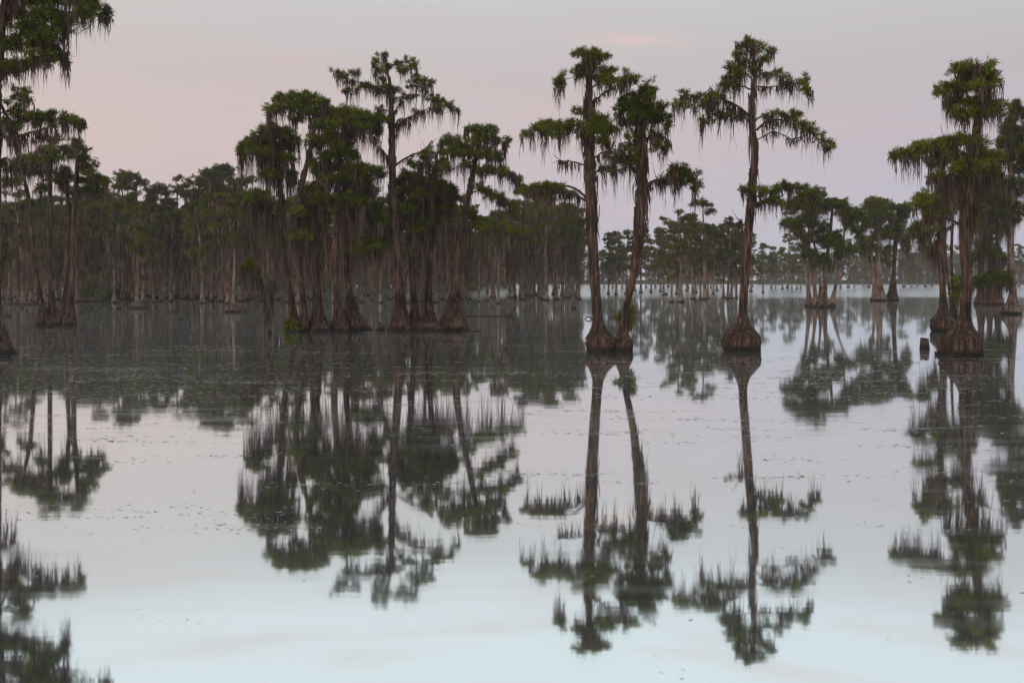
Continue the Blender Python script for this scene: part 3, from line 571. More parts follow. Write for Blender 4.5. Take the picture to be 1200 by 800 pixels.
# ---- left stand
hero('big shadowed cypress on the bank side with thick drooping moss and a long low arm', 415.5,
     [[(-12, 412, 34), (-8, 370, 20), (-6, 300, 18), (-5, 220, 17), (-6, 120, 15), (2, 40, 13), (14, -30, 10), (20, -90, 4)]],
     [(36, -2, 20, 8), (62, -2, 18, 8), (88, 0, 18, 7), (105, 6, 14, 8), (118, 18, 9, 8), (122, 10, 8, 7), (100, 14, 10, 6), (52, 18, 20, 9), (72, 24, 14, 8), (34, 30, 18, 9), (12, 14, 18, 10), (78, 32, 9, 5), (58, 40, 18, 9), (38, 50, 18, 9), (64, 56, 12, 7), (14, 52, 16, 9),
      (72, 64, 9, 5), (50, 68, 16, 8), (28, 74, 18, 8), (10, 84, 14, 8), (76, 72, 6, 4), (22, 110, 10, 6), (30, 116, 7, 4), (14, 128, 12, 7), (34, 138, 13, 6), (12, 146, 14, 7), (48, 140, 10, 6), (60, 137, 9, 6), (72, 140, 9, 6), (82, 143, 8, 6), (92, 142, 8, 7), (95, 149, 6, 6),
      (-30, -20, 30, 12), (0, -40, 34, 12), (40, -36, 30, 12), (20, -70, 26, 12), (60, -24, 20, 9), (-40, 30, 26, 10), (-50, 90, 24, 10), (-2, 305, 9, 9), (-10, 290, 9, 7)],
     (56, 60), moss=(10, 60), seed=30, flute=.2, size=.15, tufts=1.15, mossk=1.25, trunkmoss=120, nfl=8,
     bare=[([(-2, 162), (30, 160), (62, 153), (92, 143)], 6, 46), ([(0, 120), (14, 150), (20, 165)], 6, 60), ([(2, 60), (30, 30), (70, 6), (112, 10)], 8, 36), ([(-4, 190), (8, 186), (18, 196)], 5, 55), ([(0, 20), (10, 8), (30, 0)], 6, 30)])
KG = None
hero('crooked cypress of the small clump with a split reddish foot', 381,
     [[(51, 379, 13), (47, 350, 7), (41, 310, 6), (38, 275, 6), (33, 235, 6), (28, 205, 4), (26, 190, 2)]],
     [(26, 188, 12, 5), (40, 186, 13, 4), (50, 190, 10, 4), (16, 196, 11, 5), (34, 200, 12, 5), (12, 212, 11, 5), (30, 240, 11, 5)],
     (17, 30), moss=(10, 50), seed=31, flute=.3, size=.2, tufts=.9, mossk=1.2, bare=[([(37, 270), (20, 262), (2, 268)], 4, 20), ([(39, 285), (24, 275), (10, 278)], 3, 30)])
hero('straight upright cypress in the middle of the small clump', 380.6,
     [[(63, 379, 14), (60, 340, 6), (58, 300, 6), (58, 240, 6), (59, 190, 5), (60, 160, 2)]],
     [(60, 162, 10, 5), (70, 176, 11, 4), (52, 176, 11, 5), (64, 186, 12, 5), (56, 200, 12, 5), (68, 205, 10, 5), (50, 222, 10, 5)],
     (26, 24), moss=(10, 50), seed=32, flute=.24, size=.2, tufts=.9, mossk=1.2)
hero('slim dark cypress bowed outward in the small clump', 380.8,
     [[(71, 379, 12), (75, 345, 6), (77, 300, 5.5), (79, 260, 5.5), (76, 225, 5), (73, 200, 3)]],
     [(74, 200, 10, 5), (84, 208, 9, 5), (66, 212, 10, 5), (80, 222, 10, 5)],
     (16, 26), moss=(10, 46), seed=33, flute=.24, size=.2, tufts=.8, mossk=1.2, bare=[([(78, 250), (84, 235), (88, 226)], 3, 20)])
hero('dark tall cypress with a stepped outer crown in the small clump', 381.2,
     [[(81, 379, 14), (84, 345, 8), (87, 300, 7), (88, 250, 7), (90, 205, 6), (90, 172, 3), (89, 164, 1.5)]],
     [(88, 166, 7, 4), (82, 174, 8, 4), (96, 174, 8, 4), (90, 183, 11, 4), (101, 186, 8, 4), (106, 195, 8, 4), (98, 198, 11, 5), (109, 204, 8, 4), (104, 212, 12, 5), (116, 211, 8, 4), (122, 215, 7, 4), (96, 222, 11, 5), (112, 225, 10, 5)],
     (17, 28), moss=(7, 36), seed=34, flute=.24, size=.19, tufts=.9)

# ------------------------------------------------------------------ forest trees: a few grown models, copied one by one
def grow(seed, H, r, style):
    """One cypress in metres, its foot at the origin. Returns its list of (part name, mesh, material)."""
    rng = np.random.default_rng(900 + seed)
    lean = rng.normal(0, .02 * H, 2)
    pts = np.array([[0, 0, 0], [lean[0] * .2, lean[1] * .2, H * .3], [lean[0] * .5, lean[1] * .4, H * .6], [lean[0] * 1.1, lean[1], H * .86], [lean[0] * 1.2, lean[1], H]])
    rad = np.array([r * 1.05, r, r * .8, r * .42, r * .1])
    tm = trunk_mesh('trunk', pts, rad, r * rng.uniform(2.2, 3.2), rng.uniform(1, 1.7), rng, seg=12, rings=24, flute=.24)
    ax = spline(np.column_stack([pts, rad]), 50)
    pads = []
    if style == 'pagoda':
        zs = np.linspace(.45, .98, 8); wd = [.08, .13, .11, .15, .10, .12, .08, .04]
    elif style == 'open':
        zs = np.linspace(.46, .97, 8); wd = [.06, .10, .08, .13, .10, .12, .10, .05]
    elif style == 'flat':
        zs = np.linspace(.54, .97, 7); wd = [.08, .10, .12, .14, .16, .16, .10]
    else:
        zs = np.linspace(.58, .97, 7); wd = [.07, .11, .13, .13, .12, .10, .05]
    for z, wv in zip(zs, wd):
        k = rng.integers(1, 4) if style != 'thick' else rng.integers(2, 5); a0 = rng.uniform(0, 6.28)
        for j in range(k):
            a = a0 + j * 6.28 / k + rng.normal(0, .4); q = H * wv * rng.uniform(.35, 1.05); zz = H * min(.985, z + rng.normal(0, .035))
            ct = np.array([np.interp(zz, ax[:, 2], ax[:, 0]), np.interp(zz, ax[:, 2], ax[:, 1])])
            rx = H * rng.uniform(.032, .08)
            pads.append((ct[0] + math.cos(a) * q, ct[1] + math.sin(a) * q, zz, rx, rx * rng.uniform(.8, 1.1), rx * rng.uniform(.34, .5)))
    for _ in range({'pagoda': 2, 'open': 6, 'flat': 3, 'thick': 1}[style]):
        zz = H * rng.uniform(.24, .6); a = rng.uniform(0, 6.28); q = H * rng.uniform(.02, .08); rx = H * rng.uniform(.02, .045)
        pads.append((np.interp(zz, ax[:, 2], ax[:, 0]) + math.cos(a) * q, np.interp(zz, ax[:, 2], ax[:, 1]) + math.sin(a) * q, zz, rx, rx, rx * rng.uniform(.4, .7)))
    bare = []
    nb_ = {'pagoda': 2, 'open': 4, 'flat': 5, 'thick': 6}[style]
    for _ in range(nb_):
        z0 = H * rng.uniform(.3, .62); a = rng.uniform(0, 6.28); q = rng.uniform(.6, 1.7)
        p0 = np.array([np.interp(z0, ax[:, 2], ax[:, 0]), np.interp(z0, ax[:, 2], ax[:, 1]), z0])
        bare.append(([p0, p0 + np.array([math.cos(a) * q * .5, math.sin(a) * q * .5, .25]), p0 + np.array([math.cos(a) * q, math.sin(a) * q, .1])], .05, H * {'pagoda': .10, 'open': .18, 'flat': .28, 'thick': .36}[style], 22))
    root = bpy.data.objects.new('seedling', None); col.objects.link(root)
    tb = obj('trunk', tm, BARK_LIT, root)
    lv, mq = build_crown(None, root, tb, ax, pads, 1.0, rng, (.3, {'pagoda': 1.1, 'open': 1.9, 'flat': 2.0, 'thick': 4.0}[style]), .23, .85, 15, bare=bare,
                         split_branches=False, mossw=.10, wid=.15, mossk=.33)
    obj('crown', mesh_quads('crown', np.concatenate(lv)), LEAF_FAR, root)
    obj('hanging_moss', mesh_quads('hanging_moss', np.concatenate(mq)), MOSS_LIT, root)
    return root

PROTO = {'open': [grow(40 + i, 13, .15, 'open') for i in range(5)], 'pagoda': [grow(i, 13, .17, 'pagoda') for i in range(4)], 'flat': [grow(10 + i, 13, .18, 'flat') for i in range(4)], 'thick': [grow(20 + i, 13, .16, 'thick') for i in range(6)]}
SINGLE = set()

def plant(x, yb, ytop, style, which, label, group, wide=1.0, rot=None, rnd=random.Random(5)):
    d = dist(yb); H = (yb - ytop) * d / F
    src = PROTO[style][which % len(PROTO[style])]
    r = bpy.data.objects.new('cypress_tree', None); col.objects.link(r); r.empty_display_size = .3
    r.location = ((x - 600) / F * d, d, 0); k = H / 13.0
    r.scale = (k * wide, k * wide, k); r.rotation_euler = (0, 0, rnd.uniform(0, 6.28) if rot is None else rot)
    tag(r, label, 'tree', group)
    for ch in src.children:
        c = ch.copy(); col.objects.link(c); c.parent = r
        c.name = ch.name.split('.')[0]
    return r

# middle distance, placed one by one (x, foot row, top row, style, model, width)
AG = 'cypresses of the loose stand on the open water'
for k, (x, yb, yt, st, wh, wd, tx) in enumerate([
        (787, 354, 260, 'open', 0, 1.0, 'slender airy cypress standing next to the broad-crowned one in the loose stand'), (798, 354, 244, 'flat', 1, 1.15, 'broad-crowned mossy cypress in the loose stand, next to a slender airy one'),
        (812, 350.5, 250, 'open', 2, 1.0, ''), (821, 350.8, 268, 'flat', 0, 1.0, ''), (826, 351, 228, 'pagoda', 1, 1.05, 'tallest cypress of the loose stand, tiered to a narrow top'), (829.5, 349.5, 264, 'open', 3, 1.0, ''),
        (848, 349, 262, 'open', 2, 1.1, ''), (853, 350, 255, 'flat', 3, .9, ''), (857, 349.6, 262, 'open', 1, 1.1, ''), (863, 349, 266, 'flat', 0, 1.0, ''), (751, 343.5, 264, 'flat', 1, 1.1, ''), (763, 343, 280, 'pagoda', 2, 1, ''), (734, 345.5, 266, 'pagoda', 1, 1, ''), (722, 346, 268, 'flat', 0, 1.15, ''),
        (713, 345, 272, 'open', 2, 1.1, ''), (894, 343.5, 286, 'pagoda', 3, 1.0, 'solitary hazy cypress standing before the far shore just past the lone tree'), (840, 341, 266, 'open', 3, 1.0, ''), (805, 341, 270, 'open', 1, 1.0, ''), (880, 342, 272, 'open', 0, 1.1, ''),
        (778, 346, 268, 'open', 3, 1.0, ''), (793, 345, 262, 'flat', 2, 1.0, ''), (744, 341, 276, 'open', 0, 1.0, ''), (815, 344, 258, 'open', 0, 1.0, ''), (836, 345, 268, 'flat', 4, .9, ''), (774, 342, 268, 'open', 2, 1.0, ''), (871, 345, 270, 'open', 2, 1.1, '')]):
    where = 'seen between the leaning and the lone cypress' if x > 758 and x < 868 else ('beside the lone cypress' if x >= 868 else 'seen between the standing pair')
    plant(x, yb, yt, st, wh, tx or {'open': 'airy', 'flat': 'mossy flat-topped', 'pagoda': 'tiered'}[st] + ' slender cypress of the loose stand ' + where, AG, wd)
B_ = 'small hazy cypress standing in the bright water before the far shore'
BG = 'far cypresses in the bright water'
rB = random.Random(8); LOOK2 = {'pagoda': 'tiered', 'open': 'airy', 'flat': 'mossy flat-topped'}
for x, yb, yt in [(904, 338.5, 290), (909, 338, 300), (917, 339, 292), (923, 338.5, 274), (928, 338, 296), (934, 338, 304), (938, 338.2, 300), (985, 338, 290), (994, 337.3, 284), (1001, 336.8, 296), (1018, 337, 288), (1043, 337, 290),
                  (1059, 336.5, 282), (1068, 336.6, 292), (1075, 335.8, 298), (1084, 336.5, 280), (1092, 336.3, 284), (1194, 336, 290), (1012, 335.5, 296), (950, 335.5, 296), (966, 336, 298), (882, 336.5, 290), (870, 337, 288), (860, 336.5, 292),
                  (845, 337.5, 287), (833, 338, 285), (815, 337.5, 288), (806, 338, 284), (795, 338, 286), (783, 337, 290), (777, 338.2, 286), (768, 337, 292), (757, 338, 285), (743, 337.5, 286), (729, 338, 282), (718, 337.5, 284), (708, 337.5, 290), (672, 338, 280), (655, 337.5, 285), (640, 338, 282), (622, 337.5, 286), (600, 338, 284)]:
    st = rB.choice(['pagoda', 'open', 'open', 'flat'])
    where = 'past the many-stemmed clump' if 978 < x < 1100 else ('between the lone tree and the many-stemmed clump' if 868 < x <= 978 else ('by the pale orange bole' if x > 1100 else ('between the leaning and the lone cypress' if x > 758 else ('behind the standing pair' if x > 690 else 'beyond the end of the forest'))))
    yb += rB.uniform(-.8, .9); yt += rB.uniform(-6, 8)
    plant(x, yb, yt, st, rB.randrange(5), LOOK2[st] + ' small far cypress, ' + where, BG, rB.uniform(.8, 1.35))
# forest edge, placed to follow the skyline
def skyline(x):
    return np.interp(x, [-60, 0, 60, 120, 150, 170, 185, 205, 225, 240, 260, 275, 300, 400, 520, 590, 610, 640, 665, 690], [225, 228, 222, 208, 202, 222, 236, 212, 218, 204, 196, 198, 215, 225, 225, 228, 222, 216, 222, 240])
def zone(x):
    for lim, t in ((30, 'behind the big shadowed tree'), (105, 'behind the small shaded clump'), (150, 'near the yellowish shrub'), (200, 'beside the single cypress with the stool foot'), (262, 'in the gap before the bleached snag'),
                   (300, 'near the bleached snag'), (435, 'behind the clump beside the snag'), (560, 'behind the clump of the tallest tree'), (640, 'beyond the half-sunken log')):
        if x < lim: return t
    return 'where the forest ends by the standing pair'
LOOK = {'open': 'airy', 'thick': 'moss-curtained', 'flat': 'flat-topped', 'pagoda': 'tiered'}
C_ = 'mossy cypress at the water edge of the dense forest'
CG = 'cypresses at the edge of the dense forest'
D_ = 'thin dark cypress bole deep among the dense forest'
DG = 'cypresses within the dense forest'
rC = random.Random(21)
x = -55.0
while x < 682:
    yb = 352.5 + rC.uniform(-2.5, 3) - (3.0 if x > 590 else 0)
    st = rC.choice(['thick', 'thick', 'flat'])
    plant(x, yb, skyline(x) + rC.uniform(12, 44), st, rC.randrange(5), LOOK[st] + ' cypress at the forest edge, ' + zone(x), CG + ', ' + zone(x), rC.uniform(.85, 1.2), rnd=rC)
    x += rC.uniform(5, 15)
for band in ((346, 349.5, 72), (342.5, 345.5, 44)):
    for k in range(band[2]):
        x = rC.uniform(-60, 690 if band[0] > 345 else 640); yb = rC.uniform(band[0], band[1])
        st = rC.choice(['thick', 'flat', 'thick'])
        plant(x, yb, skyline(x) + rC.uniform(8, 36), st, rC.randrange(5), LOOK[st] + ' thin cypress deep in the dense forest, ' + zone(x), DG + ', ' + zone(x), rC.uniform(.85, 1.15), rnd=rC)
# trees that make the skyline peaks
for x, yb, yt, st in [(148, 350, 202, 'open'), (160, 348, 206, 'open'), (232, 349, 206, 'open'), (244, 350, 200, 'open'), (262, 349, 193, 'open'), (270, 350, 196, 'pagoda'), (208, 348, 208, 'pagoda'), (180, 349, 228, 'pagoda'), (122, 349, 208, 'open'), (614, 346, 218, 'pagoda'), (650, 346, 216, 'open'), (288, 352, 203, 'open'), (632, 347, 222, 'open'), (672, 346.5, 224, 'open'), (196, 349, 218, 'open'), (218, 349, 214, 'pagoda')]:
    plant(x, yb, yt, st, rC.randrange(5), LOOK[st] + ' taller cypress above the forest roof, ' + zone(x), 'tallest cypresses of the dense forest', 1.0, rnd=rC)
# separate trees before the forest edge
plant(160, 360, 238, 'flat', 1, 'single cypress with a broad stool foot in front of the dense forest', None, 1.0, rnd=rC)
plant(27, 356, 225, 'flat', 2, 'cypress on a low flat mound between the shadowed tree and the small clump', None, 1.0, rnd=rC)
for q in PROTO.values():
    for r in q:
        for ch in list(r.children): bpy.data.objects.remove(ch)
        bpy.data.objects.remove(r)

# ------------------------------------------------------------------ woods beyond, one mass
def far_woods():
    rng = np.random.default_rng(77); lv, tb, mo = [], Tubes(), []
    spots = []
    for k in range(480):
        spots.append((rng.uniform(-300, 310), rng.uniform(436, 540)))
    for k in range(360):
        y = rng.uniform(205, 330); spots.append((rng.uniform(-.85 if k % 3 else -.3, -.03 if y < 260 else .0) * y, y))
    for (x, y) in spots:
        H = rng.uniform(10.5, 17) if y > 400 else rng.uniform(9, 14); r = rng.uniform(.14, .26)
        tb.add(np.array([[x, y, -.3], [x, y, .8], [x + rng.normal(0, .2), y, H * .6], [x, y, H * .95]]), [r * 3, r * 1.3, r * .8, .05], 5)
        n = 27; z = H * rng.uniform(.04, 1, n) ** .8; wv = H * .17 * (1.1 - .5 * (z / H)); a = rng.uniform(0, 6.28, n); q = wv * rng.uniform(0, 1, n) ** .6
        c = np.column_stack([x + np.cos(a) * q, y + np.sin(a) * q, z]); out = np.column_stack([np.cos(a), np.sin(a), np.full(n, .5)])
        lv.append(leaf_blades(c, unit(out), 10, 1.0, rng, .30))
        n = 16; a = rng.uniform(0, 6.28, n); q = rng.uniform(0, 1.8, n)
        mo.append(moss_strands(np.column_stack([x + np.cos(a) * q, y + np.sin(a) * q, H * rng.uniform(.3, .8, n)]), H * rng.uniform(.1, .4, n), rng.uniform(.15, .5, n), rng, 3))
    o = obj('distant_woods', mesh_quads('distant_woods', np.concatenate(lv)), LEAF_FAR); o['kind'] = 'stuff'
    tag(o, 'hazy grey-green wood along the far shore and behind the forest', 'woods')
    t = obj('tree_trunks', tb.mesh('tree_trunks'), BARK, o); t['kind'] = 'stuff'
    t = obj('hanging_moss', mesh_quads('hanging_moss', np.concatenate(mo)), MOSS, o); t['kind'] = 'stuff'
far_woods()

# ------------------------------------------------------------------ knees, stumps, logs, snags, bushes
def knee(x, yb, wpx, hpx, label, group, seed, mat=ROOT, name='cypress_knee'):
    rng = np.random.default_rng(400 + seed); d = dist(yb); s = d / F; h = hpx * s; r = wpx * s / 2
    pts = np.array([[0, 0, 0], [rng.normal(0, .1) * r, 0, h * .5], [rng.normal(0, .3) * r, 0, h]])
    me = trunk_mesh(name, pts, np.array([r * .7, r * .5, r * .18]), r, h * .7, rng, seg=11, rings=12, flute=.22, nfl=5)
    o = obj(name, me, mat); o.location = ((x - 600) * s, d, 0)
    return tag(o, label, 'tree knee', group)
KN = 'small dark cypress knee poking out of the still water before the forest'
for k, (x, yb, wp, hp) in enumerate([(10, 371, 9, 5), (26, 361, 4, 7), (95, 367, 5, 8), (107, 363, 5, 4), (139, 362, 7, 7), (182, 361, 4, 4), (203, 365.5, 5, 4), (212, 375, 6, 4), (227, 358, 3, 3), (288, 366, 4, 6), (302, 359.5, 5, 4), (120, 358, 4, 4), (250, 360, 4, 3)]):
    knee(x, yb, wp, hp, KN, 'small knees before the forest', k)
knee(445, 387.5, 12, 10, 'pointed dark knee standing apart beside the foot of the tallest clump tree', None, 30)
knee(598, 371.5, 5, 9, 'thin upright dark knee beside the half-sunken log', None, 31)
knee(781, 346, 4, 4, 'tiny round knee out on the bright water', None, 32)
for k, (x, yb, wp, hp) in enumerate([(362, 387, 10, 12), (382, 388.6, 14, 13), (390, 388, 9, 9), (405, 389, 10, 8), (350, 388.5, 9, 8), (368, 389.2, 10, 9)]):
    knee(x, yb, wp, hp, 'rough brown knee crowded against the boles of the clump beside the snag', 'knees of the clump beside the snag', 40 + k)
for k, (x, yb, wp, hp) in enumerate([(458, 388.2, 10, 9), (478, 388.4, 10, 10), (494, 388, 11, 11), (512, 388.4, 12, 10), (520, 387.6, 9, 8), (545, 388, 9, 8)]):
    knee(x, yb, wp, hp, 'rough brown knee crowded against the boles around the tallest clump tree', 'knees around the tallest clump tree', 50 + k)
for k, (x, yb, wp, hp) in enumerate([(44, 382, 7, 9), (57, 382.5, 9, 8), (76, 382.2, 9, 8), (87, 382, 6, 7)]):
    knee(x, yb, wp, hp, 'low dark knee at the foot of the small shaded clump', 'knees of the small shaded clump', 60 + k)
for k, (x, yb, wp, hp) in enumerate([(950, 360, 9, 7), (958, 360.4, 10, 8), (967, 360.4, 10, 8), (975, 360, 8, 7)]):
    knee(x, yb, wp, hp, 'reddish brown knee under the many-stemmed cypress clump', 'knees under the many-stemmed clump', 70 + k, BARK)

def stump(x, yb, wpx, hpx, label, seed, mat=ROOT, group=None):
    """broken-off bole with a jagged hollow top."""
    rng = np.random.default_rng(600 + seed); d = dist(yb); s = d / F; h = hpx * s; r = wpx * s / 2; seg = 16
    th = np.linspace(0, 6.283, seg, endpoint=False); jag = rng.uniform(.72, 1.08, seg); wob = 1 + .12 * np.cos(3 * th + 1) + rng.normal(0, .05, seg)
    rows = []
    for t in (-.5, 0, .25, .55, .8, 1):
        zz = h * t * (jag if t == 1 else 1) * np.ones(seg); rr = r * (1.12 - .22 * max(t, 0)) * wob
        rows.append(np.column_stack([rr * np.cos(th), rr * np.sin(th), zz]))
    for t, q in ((.93, .72), (.6, .6), (.5, .02)):
        zz = h * t * (jag if t > .9 else np.ones(seg)); rows.append(np.column_stack([r * q * .92 * np.cos(th), r * q * .92 * np.sin(th), zz]))
    me = mesh_vf('tree_stump', np.vstack(rows), grid_faces(len(rows), seg), False)
    o = obj('tree_stump', me, mat); o.location = ((x - 600) * s, d, 0)
    return tag(o, label, 'stump', group)
stump(1083, 409, 11, 13, 'broken squat stump alone in the water beside the ribbed cypress', 1)
stump(672, 362, 6, 11, 'narrow broken stump out beyond the standing pair', 2)
stump(273, 366, 17, 11, 'fat shaggy stump at the foot of the bleached snag', 3)

def log(x0, y0, x1, y1, wpx, label, seed, lift=.0, mat=ROOT, hollow=False, d0=None):
    rng = np.random.default_rng(700 + seed)
    a = P(x0, y0, dist(y0)); b = P(x1, y1, dist(y1)); r = wpx * dist(y0) / F / 2
    a[2] = b[2] = r * lift; mid = (a + b) / 2 + np.array([0, rng.normal(0, .1), 0]); o3 = mid.copy(); o3[2] = 0
    tb = Tubes(); k = 12; path = spline([a, mid, b], k) - o3; rad = np.linspace(r, r * .75, k) * rng.uniform(.9, 1.1, k)
    v = np.vstack([path[:1], path, path[-1:]]); rr = np.concatenate([[r * .02], rad, [r * .02]])
    if hollow:
        dirn = unit(path[1] - path[0]); v = np.vstack([path[:1] + dirn * r * 1.5, path[:1] + dirn * r * .9, path, path[-1:]]); rr = np.concatenate([[r * .05], [r * .6], rad, [r * .02]]); rr[2] = r
    tb.add(v, rr, 12)
    o = obj('floating_log', tb.mesh('floating_log'), mat); o.location = tuple(o3)
    return tag(o, label, 'log')
log(540, 371, 604, 371, 2.0, 'long thin half-sunken log lying out from the clump', 1, .25)
log(547, 388.6, 563, 388.2, 2.6, 'short dark log end at the cone-shaped foot', 2, .2)
log(1096, 415.5, 1122, 416.8, 7, 'hollow-ended log floating against the huge ribbed foot', 3, .2, hollow=True)
log(851, 411.4, 889, 411.6, 3.2, 'waterlogged log hugging the onion-shaped foot', 4, .3)

def loop_root():
    d = dist(374); s = d / F; c = P(690, 374, d); c[2] = 0; t = np.linspace(-.25, math.pi + .25, 14)
    path = np.column_stack([np.cos(t) * 4 * s, np.sin(t) * .1, np.sin(t) * 2.6 * s]); tb = Tubes(); tb.add(path, np.linspace(.045, .03, 14), 8)
    o = obj('arched_root', tb.mesh('arched_root'), ROOT); o.location = tuple(c)
    tag(o, 'thin dark root arching out of the water behind the standing pair', 'root')
loop_root()

hero('bleached leafless snag standing on the fat shaggy stump', 365, [[(273, 364, 5), (273, 345, 4), (274, 315, 3), (274.5, 292, 1.5)]], [], (7, 14), moss=None, seed=80, name='dead_snag', cat='snag', barkmat=BARK_PALE, flute=.1,
     bare=[([(273.5, 318), (281, 322), (288, 328)], 1.5, 0)])
hero('dark moss-draped snag with a small green tuft, narrowing to the water', 392, [[(316, 391, 5), (315.5, 372, 6), (316, 350, 10), (315, 332, 12), (313, 322, 6)]], [(290, 311, 8, 4), (298, 314, 6, 3), (285, 315, 5, 3)], (5, 6), moss=(8, 40), seed=81, name='dead_snag', cat='snag', barkmat=ROOT,
     flute=.15, mossk=2.2, bare=[([(315, 330), (305, 322), (288, 316)], 5, 40), ([(315, 334), (322, 328), (326, 332)], 4, 34)], trunkmoss=110)

def bush(x, yb, pads, label, seed, mat=LEAF, size=.15, tufts=1.0, z0=.05, moss=None):
    rng = np.random.default_rng(800 + seed); d = dist(yb); s = d / F; base = np.array([(x - 600) * s, d, 0.])
    root = thing('shrub', tuple(base), label, 'shrub'); tb = Tubes(); lv = []
    for (px, py, rx, ry) in pads:
        c = P(px, py, d) - base; c[1] += rng.uniform(-.4, .4) * rx * s
        tb.add(spline([np.array([rng.normal(0, .05), rng.normal(0, .05), -.1]), c * np.array([.4, .4, .6]), c], 6), np.linspace(.02, .008, 6), 5)
        tf, out, subs = pad_tufts(c, rx * s, rx * s * .9, ry * s, max(8, int(tufts * 75 * rx * s)), rng, size); lv.append(leaf_blades(tf, out, 16, size, rng))
        for q in subs: tb.add(spline([c * .8, (c + q) / 2, q], 3), [.01, .008, .005], 4)
    obj('stems', tb.mesh('stems'), LIMB, root); obj('foliage', mesh_quads('foliage', np.concatenate(lv)), mat, root)
bush(735, 410, [(733, 366, 6, 7), (740, 372, 6, 8), (729, 374, 5, 7), (736, 381, 6, 6)], 'pale feathery shrub sprouting from the joined foot of the standing pair', 1, LEAF_PALE, .16, .55)
bush(340, 388.5, [(339, 378, 6, 4), (335, 383, 5, 4), (345, 383, 5, 4)], 'small green shrub at the foot of the clump beside the snag', 2, LEAF, .15, 1.0)
bush(108, 352.5, [(104, 338, 8, 6), (110, 330, 6, 6), (112, 343, 8, 5), (100, 345, 7, 4)], 'yellowish shrub low against the forest edge behind the small clump', 3, LEAF_PALE, .3, .8)
bush(134, 350.5, [(128, 344, 9, 4), (137, 345, 9, 4), (145, 346, 7, 3)], 'dark green low shrub under the forest edge', 4, LEAF, .3, 1.0)
bush(1122, 372, [(1121, 342, 6, 8), (1126, 335, 5, 7), (1117, 350, 5, 6)], 'upright green shrub climbing the thin leaning stems', 5, LEAF, .2, 1.0)

def mound(x, yb, wpx, hpx, label, seed):
    rng = np.random.default_rng(850 + seed); d = dist(yb) + .6; s = d / F; R = wpx * s / 2; h = hpx * s; seg, rings = 30, 9
    th = np.linspace(0, 6.283, seg, endpoint=False); rows = []
    w1 = 1 + .12 * np.cos(3 * th + seed) + .08 * np.cos(7 * th + 2 * seed)
    for k in range(rings):
        t = k / (rings - 1); rr = R * (1 - t ** 1.6) * w1 + .001
        zz = h * t ** .7 + rng.normal(0, .035, seg) * (t > 0) * (t < 1) - (.25 if k == 0 else 0)
        rows.append(np.column_stack([rr * np.cos(th), rr * .42 * np.sin(th), zz]))
    o = obj('root_mound', mesh_vf('root_mound', np.vstack(rows), grid_faces(rings, seg)), ROOT); o.location = ((x - 600) * s, d, 0)
    tag(o, label, 'root mound')
mound(384, 387.2, 96, 11, 'low dark mat of roots under the clump beside the snag', 1)
mound(502, 387, 92, 10, 'low dark mat of roots under the clump of the tallest tree', 2)
mound(66, 381, 46, 7, 'low dark mat of roots under the small shaded clump', 3)
mound(28, 357, 36, 4, 'flat dark mound by the small cypress near the shadowed tree', 4)
mound(108, 353.5, 28, 5, 'flat dark mound under the yellowish shrub', 5)
mound(160, 361.5, 22, 8, 'broad stool of roots under the single cypress before the forest', 6)

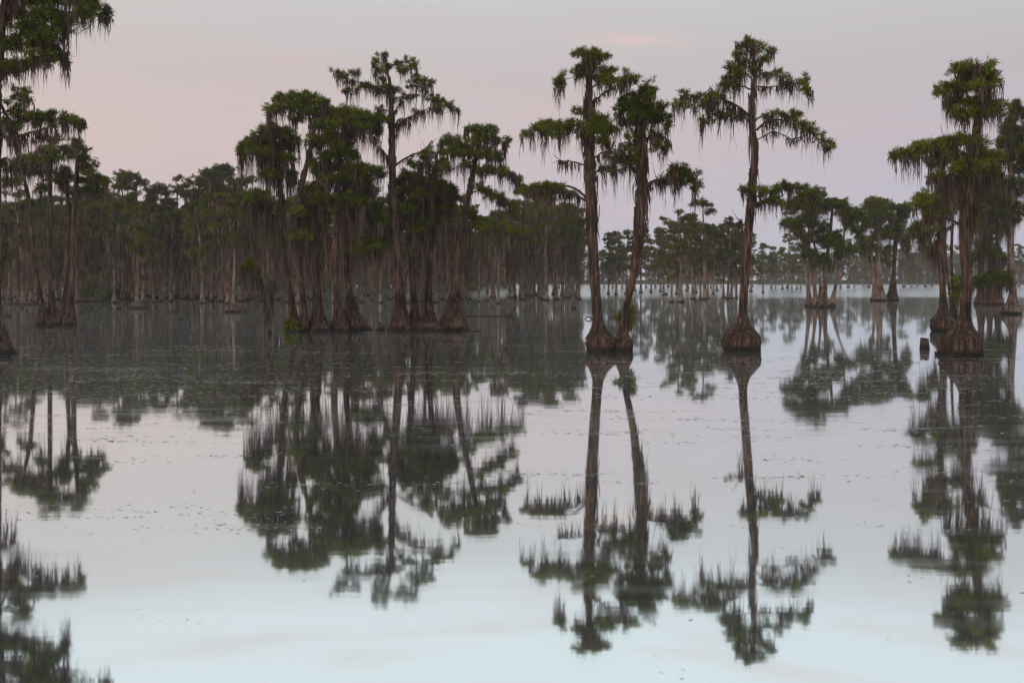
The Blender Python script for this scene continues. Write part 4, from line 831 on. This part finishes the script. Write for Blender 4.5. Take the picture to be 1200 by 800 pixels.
# ------------------------------------------------------------------ floating scraps of weed
def scraps():
    rng = np.random.default_rng(55); pts = []
    def streak(x, y, half, n, spread):
        c = P(x, y, dist(y)); a = rng.normal(0, .12)
        t = rng.normal(0, half * dist(y) / F, n); cu = rng.normal(0, .05)
        pts.append(np.column_stack([c[0] + t, c[1] + t * a + cu * t * t * .3 + rng.normal(0, spread, n)]))
    for k in range(120):      # long loose lines drifting on the open water
        streak(rng.uniform(0, 1200), rng.choice([rng.uniform(440, 620), rng.uniform(420, 520)]), rng.uniform(15, 70), rng.integers(20, 80), rng.uniform(.02, .18))
    for k in range(80):      # thicker film towards the dark forest bay
        streak(rng.uniform(-20, 420), rng.uniform(392, 470), rng.uniform(20, 80), rng.integers(30, 90), rng.uniform(.05, .4))
    for k in range(90):
        streak(rng.uniform(420, 1200), rng.uniform(395, 470), rng.uniform(15, 60), rng.integers(20, 60), rng.uniform(.05, .3))
    for k in range(24): streak(rng.uniform(0, 1200), rng.uniform(540, 790), rng.uniform(5, 30), rng.integers(2, 7), .15)
    p = np.concatenate(pts); p = p[p[:, 1] > 6]; n = len(p)
    ln = rng.uniform(.3, 1, n) ** 2 * .042 * np.clip(p[:, 1] / 20, .25, 1.6); ln *= 1.7; a = rng.normal(0, .35, n); w2 = ln * rng.uniform(.12, .4, n)
    u = np.column_stack([np.cos(a), np.sin(a), np.zeros(n)]) * ln[:, None]; v = np.column_stack([-np.sin(a), np.cos(a), np.zeros(n)]) * w2[:, None]
    c = np.column_stack([p, np.full(n, .004)]); u[:, 2] = rng.uniform(0, .006, n)
    m, nn, l = new_mat('floating_weed'); out = nn.new('ShaderNodeOutputMaterial'); b = nn.new('ShaderNodeBsdfPrincipled'); b.inputs['Roughness'].default_value = .45
    ge = nn.new('ShaderNodeNewGeometry'); r = ramp(nn, [(.1, (.05, .045, .03)), (.5, (.16, .15, .10)), (.9, (.36, .36, .30))], 'LINEAR'); l.new(ge.outputs['Random Per Island'], r.inputs[0]); l.new(r.outputs[0], b.inputs['Base Color']); l.new(b.outputs[0], out.inputs[0])
    o = obj('floating_weed', mesh_quads('floating_weed', np.stack([c - u, c + v, c + u, c - v], 1)), m); o['kind'] = 'stuff'
    tag(o, 'loose scraps of weed drifting in thin lines on the water', 'weed')
scraps()

# ------------------------------------------------------------------ haze over the lake
def haze():
    x0, x1, y0, y1, z0, z1 = -640, 640, -100, 900, -1.5, 21
    v = [(x, y, z) for x in (x0, x1) for y in (y0, y1) for z in (z0, z1)]
    f = [(0, 1, 3, 2), (4, 6, 7, 5), (0, 4, 5, 1), (2, 3, 7, 6), (0, 2, 6, 4), (1, 5, 7, 3)]
    m, n, l = new_mat('lake_haze'); out = n.new('ShaderNodeOutputMaterial'); pv = n.new('ShaderNodeVolumePrincipled')
    pv.inputs['Color'].default_value = (.93, .92, .97, 1); pv.inputs['Density'].default_value = .00021
    l.new(pv.outputs[0], out.inputs['Volume'])
    o = obj('haze', mesh_vf('haze', v, f, False), m); o['kind'] = 'stuff'
    tag(o, 'thin pale dusk haze hanging over the lake', 'haze')
haze()
